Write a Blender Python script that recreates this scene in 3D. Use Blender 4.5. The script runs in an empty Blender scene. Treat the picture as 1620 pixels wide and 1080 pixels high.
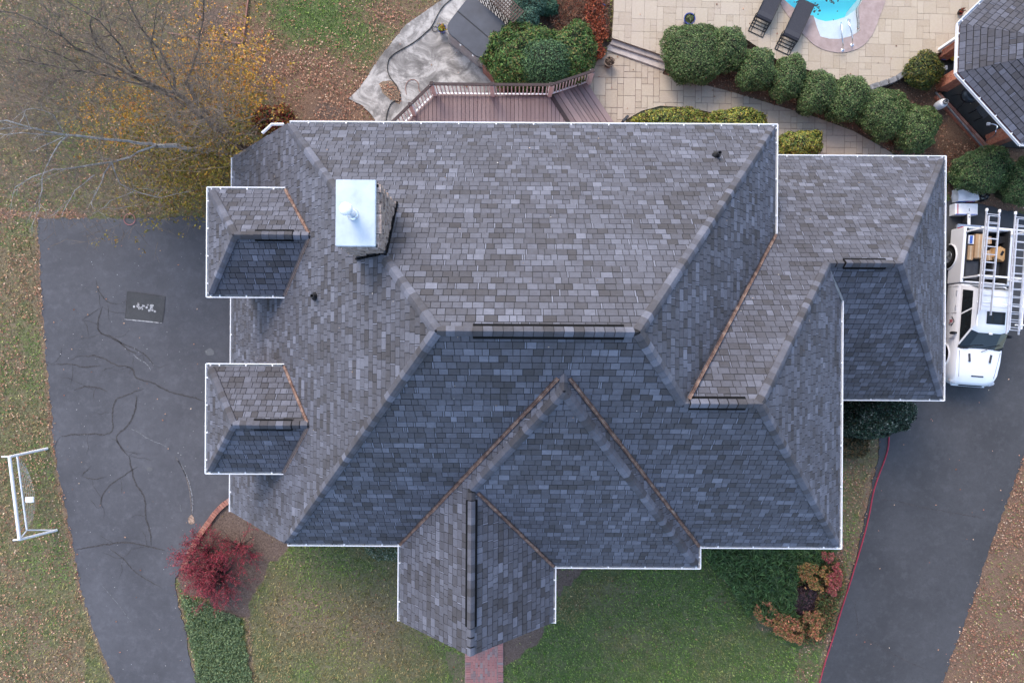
import bpy, bmesh, math, random
import numpy as np
from mathutils import Vector, Matrix, noise as mnoise
random.seed(7); rng = np.random.default_rng(7)
R = math.radians
C = bpy.context.scene.collection
scn = bpy.context.scene

# ---------------------------------------------------------------- camera, sky, sun, exposure
D = 24.5            # camera height over the ground
F = 1080.0          # focal length in pixels of the 1620 px wide photograph (24 mm lens)
cam_d = bpy.data.cameras.new('camera'); cam = bpy.data.objects.new('camera', cam_d); C.objects.link(cam)
cam_d.sensor_width = 36; cam_d.lens = 24; cam_d.clip_end = 2000
cam.location = (0, 0, D); cam.rotation_euler = (0, 0, 0)
scn.camera = cam
SUN_EL, SUN_AZ = 43, -26          # azimuth measured clockwise from +Y (top of the picture)
w = bpy.data.worlds.new('World'); scn.world = w; w.use_nodes = True
nt = w.node_tree; nt.nodes.clear()
sky = nt.nodes.new('ShaderNodeTexSky'); sky.sky_type = 'NISHITA'; sky.sun_disc = False
sky.sun_elevation = R(SUN_EL); sky.sun_rotation = R(SUN_AZ); sky.air_density = 1.0; sky.dust_density = 2.0; sky.ozone_density = 1.3
bg = nt.nodes.new('ShaderNodeBackground'); bg.inputs['Strength'].default_value = 0.15
wo = nt.nodes.new('ShaderNodeOutputWorld')
nt.links.new(sky.outputs[0], bg.inputs['Color']); nt.links.new(bg.outputs[0], wo.inputs['Surface'])
sd = bpy.data.lights.new('sun', 'SUN'); sd.energy = 0.5; sd.angle = R(24); sd.color = (1.0, 0.86, 0.74)
so = bpy.data.objects.new('sun', sd); C.objects.link(so)
sv = Vector((math.sin(R(SUN_AZ))*math.cos(R(SUN_EL)), math.cos(R(SUN_AZ))*math.cos(R(SUN_EL)), math.sin(R(SUN_EL))))
so.rotation_euler = sv.to_track_quat('Z', 'Y').to_euler()
vs = scn.view_settings
scn.display_settings.display_device = 'sRGB'
vs.view_transform = 'Standard'; vs.look = 'None'; vs.gamma = 1.0; vs.use_curve_mapping = False
vs.exposure = 1.61

# ---------------------------------------------------------------- helpers
def px(x, y, z=0.0):
    """point of the place seen at photo pixel (x, y) at height z"""
    d = D - z
    return Vector(((x-810)*d/F, (540-y)*d/F, z))
def pxs(pts, z=0.0): return [px(a, b, z) for a, b in pts]
def srgb(r, g, b):
    f = lambda c: (c/255/12.92) if c/255 <= .04045 else ((c/255+.055)/1.055)**2.4
    return (f(r), f(g), f(b))

MATS = {}
class NM:
    def __init__(s, name, rough=.8, metal=0, spec=.3):
        s.m = bpy.data.materials.new(name); s.m.use_nodes = True; s.t = s.m.node_tree
        s.b = s.t.nodes['Principled BSDF']; s.b.inputs['Roughness'].default_value = rough
        s.b.inputs['Metallic'].default_value = metal; s.b.inputs['Specular IOR Level'].default_value = spec
        s.tc = s.t.nodes.new('ShaderNodeTexCoord'); MATS[name] = s.m
    def n(s, t, **k):
        x = s.t.nodes.new(t)
        for a, b in k.items(): setattr(x, a, b)
        return x
    def link(s, a, b): s.t.links.new(a, b)
    def noise(s, scale, detail=4, rough=.55, vec=None, dist=0):
        x = s.n('ShaderNodeTexNoise'); x.inputs['Scale'].default_value = scale; x.inputs['Detail'].default_value = detail
        x.inputs['Roughness'].default_value = rough; x.inputs['Distortion'].default_value = dist
        s.link(vec or s.tc.outputs['Object'], x.inputs['Vector']); return x.outputs[0]
    def ramp(s, fac, stops):
        x = s.n('ShaderNodeValToRGB'); e = x.color_ramp.elements
        while len(e) < len(stops): e.new(.5)
        for i, (p, c) in enumerate(stops):
            e[i].position = p; e[i].color = (*c, 1) if len(c) == 3 else c
        s.link(fac, x.inputs[0]); return x.outputs[0]
    def mix(s, fac, a, b, mode='MIX'):
        x = s.n('ShaderNodeMix', data_type='RGBA', blend_type=mode)
        for v, i in ((fac, 0), (a, 6), (b, 7)):
            if isinstance(v, (int, float)): x.inputs[i].default_value = v
            elif isinstance(v, tuple): x.inputs[i].default_value = (*v, 1)
            else: s.link(v, x.inputs[i])
        return x.outputs[2]
    def math(s, op, a, b=0.0, clamp=False):
        x = s.n('ShaderNodeMath', operation=op, use_clamp=clamp)
        for v, i in ((a, 0), (b, 1)):
            if isinstance(v, (int, float)): x.inputs[i].default_value = v
            else: s.link(v, x.inputs[i])
        return x.outputs[0]
    def attr(s, name, out='Color'):
        x = s.n('ShaderNodeAttribute', attribute_name=name); return x.outputs[out]
    def col(s, c):
        if isinstance(c, tuple): s.b.inputs['Base Color'].default_value = (*c, 1)
        else: s.link(c, s.b.inputs['Base Color'])
    def bump(s, h, strength=.3, dist=.02):
        x = s.n('ShaderNodeBump'); x.inputs['Strength'].default_value = strength; x.inputs['Distance'].default_value = dist
        s.link(h, x.inputs['Height']); s.link(x.outputs[0], s.b.inputs['Normal'])

def simple(name, c, rough=.7, metal=0, var=.12, scale=6, spec=.3, bump=0.0):
    m = NM(name, rough, metal, spec)
    n = m.noise(scale, 5)
    d = tuple(max(0, v*(1-var*1.6)) for v in c); l = tuple(min(1, v*(1+var)) for v in c)
    m.col(m.ramp(n, [(.3, d), (.7, l)]))
    if bump: m.bump(m.noise(scale*12, 3), bump, .01)
    return m.m

def tag(o, label=None, cat=None, group=None, kind=None):
    if label: o['label'] = label
    if cat: o['category'] = cat
    if group: o['group'] = group
    if kind: o['kind'] = kind
    return o
def empty(name, loc=(0, 0, 0), rz=0, label=None, cat=None, group=None):
    o = bpy.data.objects.new(name, None); C.objects.link(o); o.location = loc; o.rotation_euler = (0, 0, rz)
    o.empty_display_size = .2
    return tag(o, label, cat, group)
def link(name, me, mat, parent=None, kind=None):
    o = bpy.data.objects.new(name, me); C.objects.link(o)
    if mat is not None and len(me.materials) == 0: me.materials.append(mat)
    if parent: o.parent = parent
    if kind: o['kind'] = kind
    return o

class MB:
    def __init__(s): s.v = []; s.f = []
    def add(s, vs_, fs_):
        n = len(s.v); s.v += [tuple(p) for p in vs_]; s.f += [tuple(i+n for i in f) for f in fs_]; return s
    def box(s, c, size, rz=0, M=None, taper=1.0):
        hx, hy, hz = size[0]/2, size[1]/2, size[2]/2
        P = [Vector((sx*hx*(taper if sz > 0 else 1), sy*hy*(taper if sz > 0 else 1), sz*hz)) for sz in (-1, 1) for sx, sy in ((-1, -1), (1, -1), (1, 1), (-1, 1))]
        m = M or Matrix.Rotation(rz, 3, 'Z')
        P = [m @ p + Vector(c) for p in P]
        return s.add(P, [(3, 2, 1, 0), (4, 5, 6, 7), (0, 1, 5, 4), (1, 2, 6, 5), (2, 3, 7, 6), (3, 0, 4, 7)])
    def prism(s, poly, z0, z1):
        n = len(poly)
        a = sum(poly[i][0]*poly[(i+1) % n][1]-poly[(i+1) % n][0]*poly[i][1] for i in range(n))
        if a < 0: poly = poly[::-1]
        P = [(p[0], p[1], z0) for p in poly]+[(p[0], p[1], z1) for p in poly]
        return s.add(P, [tuple(range(n))[::-1], tuple(range(n, 2*n))]+[(i, (i+1) % n, n+(i+1) % n, n+i) for i in range(n)])
    def bar(s, a, b, w_, h_):
        a, b = Vector(a), Vector(b); d = (b-a); L = d.length; d.normalize()
        up = Vector((0, 0, 1)) if abs(d.z) < .95 else Vector((0, 1, 0))
        x = d.cross(up).normalized(); z = x.cross(d)
        M = Matrix((x, d, z)).transposed()
        return s.box((a+b)/2, (w_, L, h_), M=M)
    def tube(s, pts, r, n=8, close=False, caps=True):
        pts = [Vector(p) for p in pts]; m = len(pts); base = len(s.v); rr = r if isinstance(r, (list, tuple)) else [r]*m
        ref = None
        for i, p in enumerate(pts):
            if close: t = pts[(i+1) % m]-pts[i-1]
            else: t = pts[min(i+1, m-1)]-pts[max(i-1, 0)]
            t.normalize()
            if ref is None: ref = t.orthogonal().normalized()
            ref = (ref - t*ref.dot(t)).normalized(); q = t.cross(ref)
            for k in range(n):
                a = 2*math.pi*k/n; s.v.append(tuple(p+(ref*math.cos(a)+q*math.sin(a))*rr[i]))
        for i in range(m if close else m-1):
            j = (i+1) % m
            for k in range(n):
                k2 = (k+1) % n; s.f.append((base+i*n+k, base+i*n+k2, base+j*n+k2, base+j*n+k))
        if caps and not close:
            s.f.append(tuple(base+k for k in range(n))[::-1]); s.f.append(tuple(base+(m-1)*n+k for k in range(n)))
        return s
    def lathe(s, c, prof, n=20):
        base = len(s.v); c = Vector(c)
        for r, z in prof:
            for k in range(n):
                a = 2*math.pi*k/n; s.v.append((c.x+r*math.cos(a), c.y+r*math.sin(a), c.z+z))
        for i in range(len(prof)-1):
            for k in range(n):
                k2 = (k+1) % n; s.f.append((base+i*n+k, base+i*n+k2, base+(i+1)*n+k2, base+(i+1)*n+k))
        s.f.append(tuple(base+k for k in range(n))[::-1]); s.f.append(tuple(base+(len(prof)-1)*n+k for k in range(n)))
        return s
    def build(s, name, mat, parent=None, kind=None, bevel=0, smooth=False, seg=2):
        me = bpy.data.meshes.new(name); me.from_pydata(s.v, [], s.f)
        if bevel or smooth:
            bm = bmesh.new(); bm.from_mesh(me)
            if bevel:
                bmesh.ops.recalc_face_normals(bm, faces=bm.faces)
                es = [e for e in bm.edges if len(e.link_faces) == 2 and e.calc_face_angle(0) > .5]
                bmesh.ops.bevel(bm, geom=es, offset=bevel, segments=seg, affect='EDGES', clamp_overlap=True)
            if smooth:
                for f in bm.faces: f.smooth = True
            bm.to_mesh(me); bm.free()
            if smooth and hasattr(me, 'set_sharp_from_angle'): me.set_sharp_from_angle(angle=R(38))
        me.update()
        return link(name, me, mat, parent, kind)

def np_mesh(name, V, nper, mat, col=None, parent=None, kind=None):
    """V: (N, nper, 3) separate n-gons; col (N,3) one colour per face"""
    N = V.shape[0]; me = bpy.data.meshes.new(name)
    me.vertices.add(N*nper); me.vertices.foreach_set('co', V.reshape(-1).astype(np.float32))
    me.loops.add(N*nper); me.loops.foreach_set('vertex_index', np.arange(N*nper, dtype=np.int32))
    me.polygons.add(N); me.polygons.foreach_set('loop_start', np.arange(0, N*nper, nper, dtype=np.int32))
    me.update(calc_edges=True)
    if col is not None:
        a = me.attributes.new('col', 'FLOAT_COLOR', 'POINT')
        cc = np.ones((N, nper, 4), np.float32); cc[:, :, :3] = col[:, None, :]
        a.data.foreach_set('color', cc.reshape(-1))
    return link(name, me, mat, parent, kind)

def pal(colors, n, jit=.15, weights=None):
    c = np.array([srgb(*x) for x in colors]); idx = rng.choice(len(c), n, p=weights)
    c2 = c[idx]; j = rng.integers(0, len(c), n); t = rng.random(n)[:, None]*.35
    c2 = c2*(1-t)+c[j]*t
    return np.clip(c2*(1+rng.normal(0, jit, (n, 1))), .003, .95)

def cards(P, Nrm, size, asp=.6, fold=0):
    """oriented leaf quads (diamond shaped) at P with normals Nrm"""
    n = len(P); Nrm = Nrm/np.linalg.norm(Nrm, axis=1, keepdims=True)
    r = rng.normal(size=(n, 3)); U = np.cross(Nrm, r); U /= np.linalg.norm(U, axis=1, keepdims=True)
    W = np.cross(Nrm, U); L = np.asarray(size).reshape(-1, 1)*np.ones((n, 1)); Wd = L*asp
    return np.stack([P-U*L*.5, P+W*Wd*.5-U*L*.05, P+U*L*.5, P-W*Wd*.5-U*L*.05], axis=1)

def segs_mesh(name, segs, mat, parent=None, sides=5, kind=None):
    """segs: list of (p0,p1,r0,r1) -> one mesh of tapered prisms"""
    P0 = np.array([tuple(s[0]) for s in segs]); P1 = np.array([tuple(s[1]) for s in segs])
    r0 = np.array([s[2] for s in segs])[:, None]; r1 = np.array([s[3] for s in segs])[:, None]
    T = P1-P0; T /= np.linalg.norm(T, axis=1, keepdims=True)+1e-9
    ref = np.where(np.abs(T[:, 2:3]) < .9, np.array([[0, 0, 1.]]), np.array([[1., 0, 0]]))
    U = np.cross(T, ref); U /= np.linalg.norm(U, axis=1, keepdims=True); W = np.cross(T, U)
    Q = []
    ring = [(math.cos(2*math.pi*k/sides), math.sin(2*math.pi*k/sides)) for k in range(sides)]
    for k in range(sides):
        c0, s0 = ring[k]; c1, s1 = ring[(k+1) % sides]
        Q.append(np.stack([P0+(U*c0+W*s0)*r0, P0+(U*c1+W*s1)*r0, P1+(U*c1+W*s1)*r1, P1+(U*c0+W*s0)*r1], axis=1))
    return np_mesh(name, np.concatenate(Q), 4, mat, None, parent, kind)

def inpoly(X, Y, poly):
    ins = np.zeros(X.shape, bool); n = len(poly)
    for i in range(n):
        x0, y0 = poly[i]; x1, y1 = poly[(i+1) % n]
        if y0 == y1: continue
        c = ((y0 > Y) != (y1 > Y)) & (X < (x1-x0)*(Y-y0)/(y1-y0)+x0)
        ins ^= c
    return ins
def dist_line(X, Y, pl):
    d = np.full(X.shape, 1e9)
    for (x0, y0), (x1, y1) in zip(pl[:-1], pl[1:]):
        dx, dy = x1-x0, y1-y0; t = np.clip(((X-x0)*dx+(Y-y0)*dy)/(dx*dx+dy*dy), 0, 1)
        d = np.minimum(d, np.hypot(X-x0-t*dx, Y-y0-t*dy))
    return d
def vnoise(X, Y, s, seed=0, oct=3):
    out = np.zeros(X.shape); amp = 1; tot = 0
    for o in range(oct):
        g = np.random.default_rng(seed+o*17).random((256, 256))
        x = X/s*(2**o)+1000; y = Y/s*(2**o)+1000
        xi = np.floor(x).astype(int); yi = np.floor(y).astype(int); fx = x-xi; fy = y-yi
        fx = fx*fx*(3-2*fx); fy = fy*fy*(3-2*fy)
        a = g[xi % 256, yi % 256]; b = g[(xi+1) % 256, yi % 256]; c = g[xi % 256, (yi+1) % 256]; d = g[(xi+1) % 256, (yi+1) % 256]
        out += amp*((a*(1-fx)+b*fx)*(1-fy)+(c*(1-fx)+d*fx)*fy); tot += amp; amp *= .5
    return out/tot

# ---------------------------------------------------------------- materials
m = NM('leaf', .6, 0, .3); m.col(m.attr('col'))
tr = m.n('ShaderNodeBsdfTranslucent'); m.link(m.attr('col'), tr.inputs['Color'])
mx = m.n('ShaderNodeMixShader'); mx.inputs[0].default_value = .18
m.link(m.b.outputs[0], mx.inputs[1]); m.link(tr.outputs[0], mx.inputs[2])
m.link(mx.outputs[0], m.t.nodes['Material Output'].inputs['Surface'])
LEAF = m.m

m = NM('asphalt_shingle', .88, 0, .25)
oi = m.n('ShaderNodeObjectInfo'); sep = m.n('ShaderNodeSeparateColor'); m.link(oi.outputs['Color'], sep.inputs[0])
tone = m.math('ADD', m.attr('tone', 'Fac'), sep.outputs[0])
gp = m.n('ShaderNodeNewGeometry'); P_ = gp.outputs['Position']
tone2 = m.math('ADD', tone, m.math('MULTIPLY', m.math('SUBTRACT', m.noise(70, 3, .7, P_), .5), .34))
tone2 = m.math('ADD', tone2, m.math('MULTIPLY', m.math('SUBTRACT', m.noise(.5, 3, .6, P_), .5), .28))
tone2 = m.math('ADD', tone2, m.math('MULTIPLY', m.math('SUBTRACT', m.noise(9, 4, .7, P_), .5), .42))
c_ = m.ramp(tone2, [(0.0, (.050, .046, .047)), (.28, (.067, .064, .069)), (.5, (.090, .090, .105)), (.72, (.124, .127, .152)), (1.0, (.19, .197, .236))])
m.col(c_); m.bump(m.noise(260, 2, .6, P_), .35, .004)
SHINGLE = m.m
DECKDARK = simple('shingle_gap_shade', (.028, .027, .028), .95)  # near-black so the gaps between tabs carry painted shadow lines
CAP = SHINGLE
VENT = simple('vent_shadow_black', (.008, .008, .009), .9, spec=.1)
COPPER = None
m = NM('valley_copper', .5, .35, .4)
n1 = m.noise(7, 5, .7); m.col(m.ramp(n1, [(.25, (.085, .055, .046)), (.45, (.16, .095, .075)), (.58, (.30, .20, .155)), (.75, (.46, .38, .33))]))  # pale ramp stops are highlights painted into the copper
COPPER = m.m
GRAYMETAL = simple('lead_flashing', (.30, .30, .31), .5, .5)
WHITE = simple('gutter_white_enamel', (.80, .80, .80), .35, 0, .04, 3, .5)
GUTIN = simple('gutter_trough_shade', (.42, .43, .43), .6, 0, .35, 5)  # gray puts the shading inside the trough into the colour
TRIM = simple('white_trim_paint', (.82, .82, .82), .55, 0, .06, 4)
m = NM('house_brick', .85)
bt = m.n('ShaderNodeTexBrick'); bt.inputs['Scale'].default_value = 4.0; bt.inputs['Color1'].default_value = (.26, .075, .05, 1)
bt.inputs['Color2'].default_value = (.17, .05, .035, 1); bt.inputs['Mortar'].default_value = (.36, .33, .30, 1)
m.link(m.tc.outputs['Object'], bt.inputs['Vector']); m.col(bt.outputs[0]); BRICKW = m.m
m = NM('clay_brick', .85)
oi = m.n('ShaderNodeObjectInfo')
m.col(m.mix(m.math('MULTIPLY', m.noise(25, 4), .5), m.ramp(oi.outputs['Random'], [(0, (.20, .06, .042)), (.35, (.33, .11, .07)), (.7, (.40, .16, .10)), (1, (.34, .20, .16))]), (.30, .22, .19)))
BRICK = m.m
MORTAR = simple('mortar', (.34, .30, .27), .95, 0, .2, 12)
m = NM('pink_paver_brick', .88)
oi = m.n('ShaderNodeObjectInfo')
m.col(m.mix(m.math('MULTIPLY', m.noise(18, 5, .7), .55), m.ramp(oi.outputs['Random'], [(0, (.16, .12, .12)), (.3, (.30, .10, .09)), (.6, (.38, .14, .12)), (.85, (.33, .15, .13)), (1, (.22, .20, .20))]), (.34, .26, .24)))
PAVBRICK = m.m
# ground
m = NM('yard_ground', .95, 0, .12)
g4 = m.n('ShaderNodeAttribute', attribute_name='zone'); sep = m.n('ShaderNodeSeparateColor'); m.link(g4.outputs['Color'], sep.inputs[0])
green, litter, dirt = sep.outputs[0], sep.outputs[1], sep.outputs[2]; dry = g4.outputs['Alpha']
nf = m.noise(16, 6, .75); nm_ = m.noise(2.2, 5, .65); nff = m.noise(55, 3, .8)
grass_g = m.ramp(nf, [(.28, (.050, .076, .026)), (.5, (.105, .145, .052)), (.72, (.19, .235, .10))])
grass_d = m.ramp(nf, [(.28, (.11, .095, .052)), (.5, (.21, .18, .11)), (.75, (.34, .29, .19))])
gfac = m.math('ADD', m.math('MULTIPLY', m.math('SUBTRACT', nm_, .5), 2.0), green, True)
base = m.mix(gfac, grass_d, grass_g)
base = m.mix(m.math('MULTIPLY', dry, m.ramp(nf, [(.3, (.4, .4, .4)), (.6, (1, 1, 1))])), base, m.ramp(nff, [(.3, (.16, .11, .075)), (.7, (.36, .26, .19))]))
lit = m.ramp(m.noise(38, 4, .85), [(.3, (.075, .048, .034)), (.46, (.17, .105, .07)), (.6, (.31, .20, .135)), (.72, (.50, .37, .27))])
lf = m.math('MULTIPLY', m.math('SUBTRACT', m.math('ADD', litter, m.math('MULTIPLY', m.math('SUBTRACT', m.noise(5, 5, .7), .5), 1.3)), .35), 2.2, True)
base = m.mix(lf, base, lit)
drt = m.ramp(m.noise(22, 6, .75), [(.3, (.075, .052, .040)), (.5, (.16, .115, .090)), (.7, (.27, .20, .165))])
base = m.mix(m.math('MULTIPLY', m.math('SUBTRACT', m.math('ADD', dirt, m.math('MULTIPLY', m.math('SUBTRACT', nf, .5), .8)), .3), 2.0, True), base, drt)
m.col(base); m.bump(m.noise(60, 4, .8), .9, .04); GROUND = m.m
# asphalt
def asphalt(name, k, tint=(1, 1, 1)):
    m = NM(name, .85, 0, .3)
    c = lambda v: tuple(v*k*t for t in tint)
    a = m.ramp(m.noise(.35, 6, .65), [(.3, c(.052)), (.7, c(.082))])
    a = m.mix(m.ramp(m.noise(2.6, 8, .78), [(.50, (0, 0, 0)), (.75, (.5, .5, .5))]), a, c(.125))
    a = m.mix(m.math('MULTIPLY', m.ramp(m.noise(6, 6, .8), [(.35, (1, 1, 1)), (.55, (0, 0, 0))]), .22), a, c(.035))
    a = m.mix(m.ramp(m.noise(90, 2, .8), [(.62, (0, 0, 0)), (.78, (.35, .35, .35))]), a, c(.2))
    m.col(a); m.bump(m.noise(150, 3, .8), .3, .006); return m.m
ASPH = asphalt('asphalt_weathered', 1.2, (.98, .98, 1.06)); ASPH2 = asphalt('asphalt_dark_sealed', .84, (1, 1, 1.04))
PATCH = asphalt('asphalt_patch', .85)
CRACK = simple('crack_sealant', (.058, .053, .052), .8, 0, .3, 20)
SCRAPE = simple('pale_scrape', (.42, .41, .40), .9, 0, .5, 18)
RUST = simple('tan_soil_stain', (.33, .23, .17), .95, 0, .4, 14)
m = NM('stained_concrete', .85)
n_ = m.noise(.9, 9, .72, dist=1.2)
c1 = m.ramp(n_, [(.36, (.13, .12, .11)), (.46, (.25, .235, .215)), (.54, (.44, .415, .38)), (.68, (.54, .51, .47))])
c1 = m.mix(m.math('MULTIPLY', m.ramp(m.noise(9, 6, .8), [(.4, (1, 1, 1)), (.6, (0, 0, 0))]), .3), c1, (.13, .12, .11))
m.col(c1); m.bump(m.noise(80, 3), .2, .005); CONC = m.m
m = NM('stamped_concrete', .8)
oi = m.n('ShaderNodeObjectInfo')
c1 = m.mix(oi.outputs['Random'], (.37, .30, .215), (.445, .375, .28))
c1 = m.mix(m.ramp(m.noise(1.3, 6, .7, gp.outputs['Position'] if False else None), [(.4, (0, 0, 0)), (.75, (.5, .5, .5))]), c1, (.38, .305, .255))
c1 = m.mix(m.ramp(m.noise(14, 6, .75), [(.45, (0, 0, 0)), (.75, (.4, .4, .4))]), c1, (.53, .46, .37))
m.col(c1); m.bump(m.noise(18, 5, .7), .35, .012); STAMP = m.m
JOINT = simple('paving_joint', (.25, .195, .16), .95, 0, .3, 5)
m = NM('pink_coping', .8); m.col(m.ramp(m.noise(3, 6, .7), [(.3, (.27, .20, .18)), (.7, (.42, .33, .30))])); COPING = m.m
m = NM('composite_decking', .7)
oi = m.n('ShaderNodeObjectInfo')
mp = m.n('ShaderNodeMapping'); mp.inputs['Scale'].default_value = (22, 1.2, 22); m.link(m.tc.outputs['Object'], mp.inputs[0])
c1 = m.mix(oi.outputs['Random'], (.235, .165, .152), (.31, .23, .212))
m.col(m.mix(m.math('MULTIPLY', m.noise(3, 5, .7, mp.outputs[0]), .5), c1, (.30, .225, .21))); DECK = m.m
RAILBR = simple('brown_composite_rail', (.055, .036, .034), .6, 0, .15)
m = NM('chimney_stone', .9)
oi = m.n('ShaderNodeObjectInfo')
m.col(m.ramp(m.noise(9, 5, .75), [(.3, (.19, .14, .115)), (.45, (.36, .27, .22)), (.6, (.50, .40, .34)), (.75, (.60, .54, .50))])); m.bump(m.noise(20, 5), .8, .03); STONE = m.m
m = NM('galvanised_cap', .42, .0, .5); m.col(m.ramp(m.noise(2.5, 6, .65), [(.25, (.30, .355, .40)), (.45, (.42, .485, .53)), (.7, (.50, .57, .61))])); CAPMET = m.m
CHROME = simple('bright_metal', (.75, .76, .78), .22, .9, .05)
ALU = simple('ladder_aluminium', (.62, .63, .67), .4, .25, .08)
BLACK = simple('black_plastic', (.018, .018, .020), .5, 0, .2)
DGRAY = simple('dark_gray_plastic', (.05, .052, .058), .6, 0, .15)
VINYL = simple('spa_cover_vinyl', (.047, .054, .068), .5, 0, .14, 2.5, .4)
VINYLP = simple('cabinet_gray_panel', (.60, .58, .58), .6, 0, .1)
SLING = simple('lounger_sling_fabric', (.040, .040, .047), .8, 0, .15, 30)
m = NM('pickup_white_paint', .22, 0, .5); m.b.inputs['Coat Weight'].default_value = .5; m.b.inputs['Coat Roughness'].default_value = .08
m.col(m.ramp(m.noise(1.5, 4), [(.3, (.76, .76, .77)), (.7, (.80, .80, .81))])); TRUCKW = m.m
GLASS = simple('tinted_glass', (.012, .016, .018), .05, 0, .1, 3, .45)
RUBBER = simple('tyre_rubber', (.018, .018, .018), .85)
RIM = simple('wheel_alloy', (.35, .36, .37), .35, .8)
REDL = simple('red_lamp_lens', (.45, .012, .02), .25, 0, .05)
BEDL = simple('bed_liner', (.022, .023, .025), .8)
CARD = simple('cardboard', (.46, .29, .16), .9, 0, .12, 4)
PAPER = simple('white_wrap', (.84, .84, .84), .6, 0, .08, 4)
REDP = simple('red_print', (.50, .03, .04), .5); BLUEP = simple('blue_print', (.05, .12, .42), .5)
REDHOSE = simple('red_rubber_hose', (.33, .035, .06), .5)
BLACKHOSE = simple('black_rubber_hose', (.035, .034, .032), .55)
YEL = simple('yellow_cushion', (.55, .37, .03), .8)
BLUEPOT = simple('blue_glazed_pot', (.03, .05, .22), .3, 0, .2, 5, .5)
TERRA = simple('weathered_clay_pot', (.22, .16, .12), .9)
SOIL = simple('potting_soil', (.06, .045, .033), .95)
BARK = simple('gray_bark', (.19, .15, .115), .95, 0, .35, 9, bump=.5)
BARKW = simple('pale_birch_bark', (.42, .40, .37), .9, 0, .35, 6)
BARKD = simple('dark_bark', (.085, .065, .055), .95, 0, .3, 9)
REDTWIG = simple('red_twig', (.26, .04, .06), .7, 0, .3, 8)
DTWIG = simple('dark_twig', (.06, .035, .035), .9, 0, .3, 8)
TIMBER = simple('landscape_timber', (.30, .15, .11), .9, 0, .25, 6)
STONEG = simple('retaining_stone', (.22, .22, .22), .9, 0, .25, 7, bump=.6)
NETM = simple('goal_net_cord', (.55, .55, .54), .8)
PLASTER = simple('pool_plaster_white', (.90, .91, .90), .6, 0, .04)
m = NM('pool_plaster_cyan', .6); m.col((.13, .78, .86)); PLCY = m.m
m = bpy.data.materials.new('pool_water'); m.use_nodes = True; t = m.node_tree; t.nodes.clear()
o_ = t.nodes.new('ShaderNodeOutputMaterial'); mx = t.nodes.new('ShaderNodeMixShader'); tp = t.nodes.new('ShaderNodeBsdfTransparent'); gl = t.nodes.new('ShaderNodeBsdfGlossy')
lw = t.nodes.new('ShaderNodeFresnel'); lw.inputs[0].default_value = 1.33; tp.inputs[0].default_value = (.93, .985, .99, 1); gl.inputs['Roughness'].default_value = .05
nz = t.nodes.new('ShaderNodeTexNoise'); nz.inputs['Scale'].default_value = 5; bp = t.nodes.new('ShaderNodeBump'); bp.inputs['Strength'].default_value = .15; bp.inputs['Distance'].default_value = .05
t.links.new(nz.outputs[0], bp.inputs['Height']); t.links.new(bp.outputs[0], gl.inputs['Normal'])
t.links.new(lw.outputs[0], mx.inputs[0]); t.links.new(tp.outputs[0], mx.inputs[1]); t.links.new(gl.outputs[0], mx.inputs[2]); t.links.new(mx.outputs[0], o_.inputs[0]); WATER = m

# ---------------------------------------------------------------- ground, driveways, beds
DRV_L_EDGE = [(60, 345), (63, 400), (65, 450), (70, 530), (77, 600), (84, 680), (91, 740), (101, 790), (115, 860), (127, 930), (150, 1000), (168, 1045), (186, 1090), (230, 1200)]
DRV_L_R = [(350, 1200), (314, 1090), (303, 1050), (294, 1000), (284, 965), (278, 935), (279, 915), (290, 885), (312, 848), (330, 824), (352, 798), (372, 782)]
DRV_L = DRV_L_EDGE + DRV_L_R + [(430, 760), (430, 338), (330, 341), (200, 346)]
DRV_R_L = [(1250, 1200), (1296, 1080), (1312, 1022), (1326, 975), (1341, 925), (1356, 875), (1366, 830), (1374, 790), (1384, 745), (1391, 712), (1392, 690), (1396, 640)]
DRV_R_R = [(1440, 1200), (1490, 1080), (1516, 1010), (1539, 950), (1553, 905), (1566, 865), (1585, 815), (1604, 765), (1622, 715), (1650, 640), (1700, 500), (1720, 372)]
DRV_R = DRV_R_L + [(1400, 318), (1500, 318), (1545, 322), (1590, 332), (1640, 345), (1720, 372)] + DRV_R_R[::-1][1:]
xs = np.concatenate([-np.geomspace(300, 19, 24), np.linspace(-18.9, 18.9, 600), np.geomspace(19, 300, 24)])
ys = np.concatenate([-np.geomspace(300, 13, 24), np.linspace(-12.9, 12.9, 410), np.geomspace(13, 300, 24)])
GX, GY = np.meshgrid(xs, ys, indexing='ij')
def topx(X, Y): return X*F/D+810, 540-Y*F/D
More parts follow.
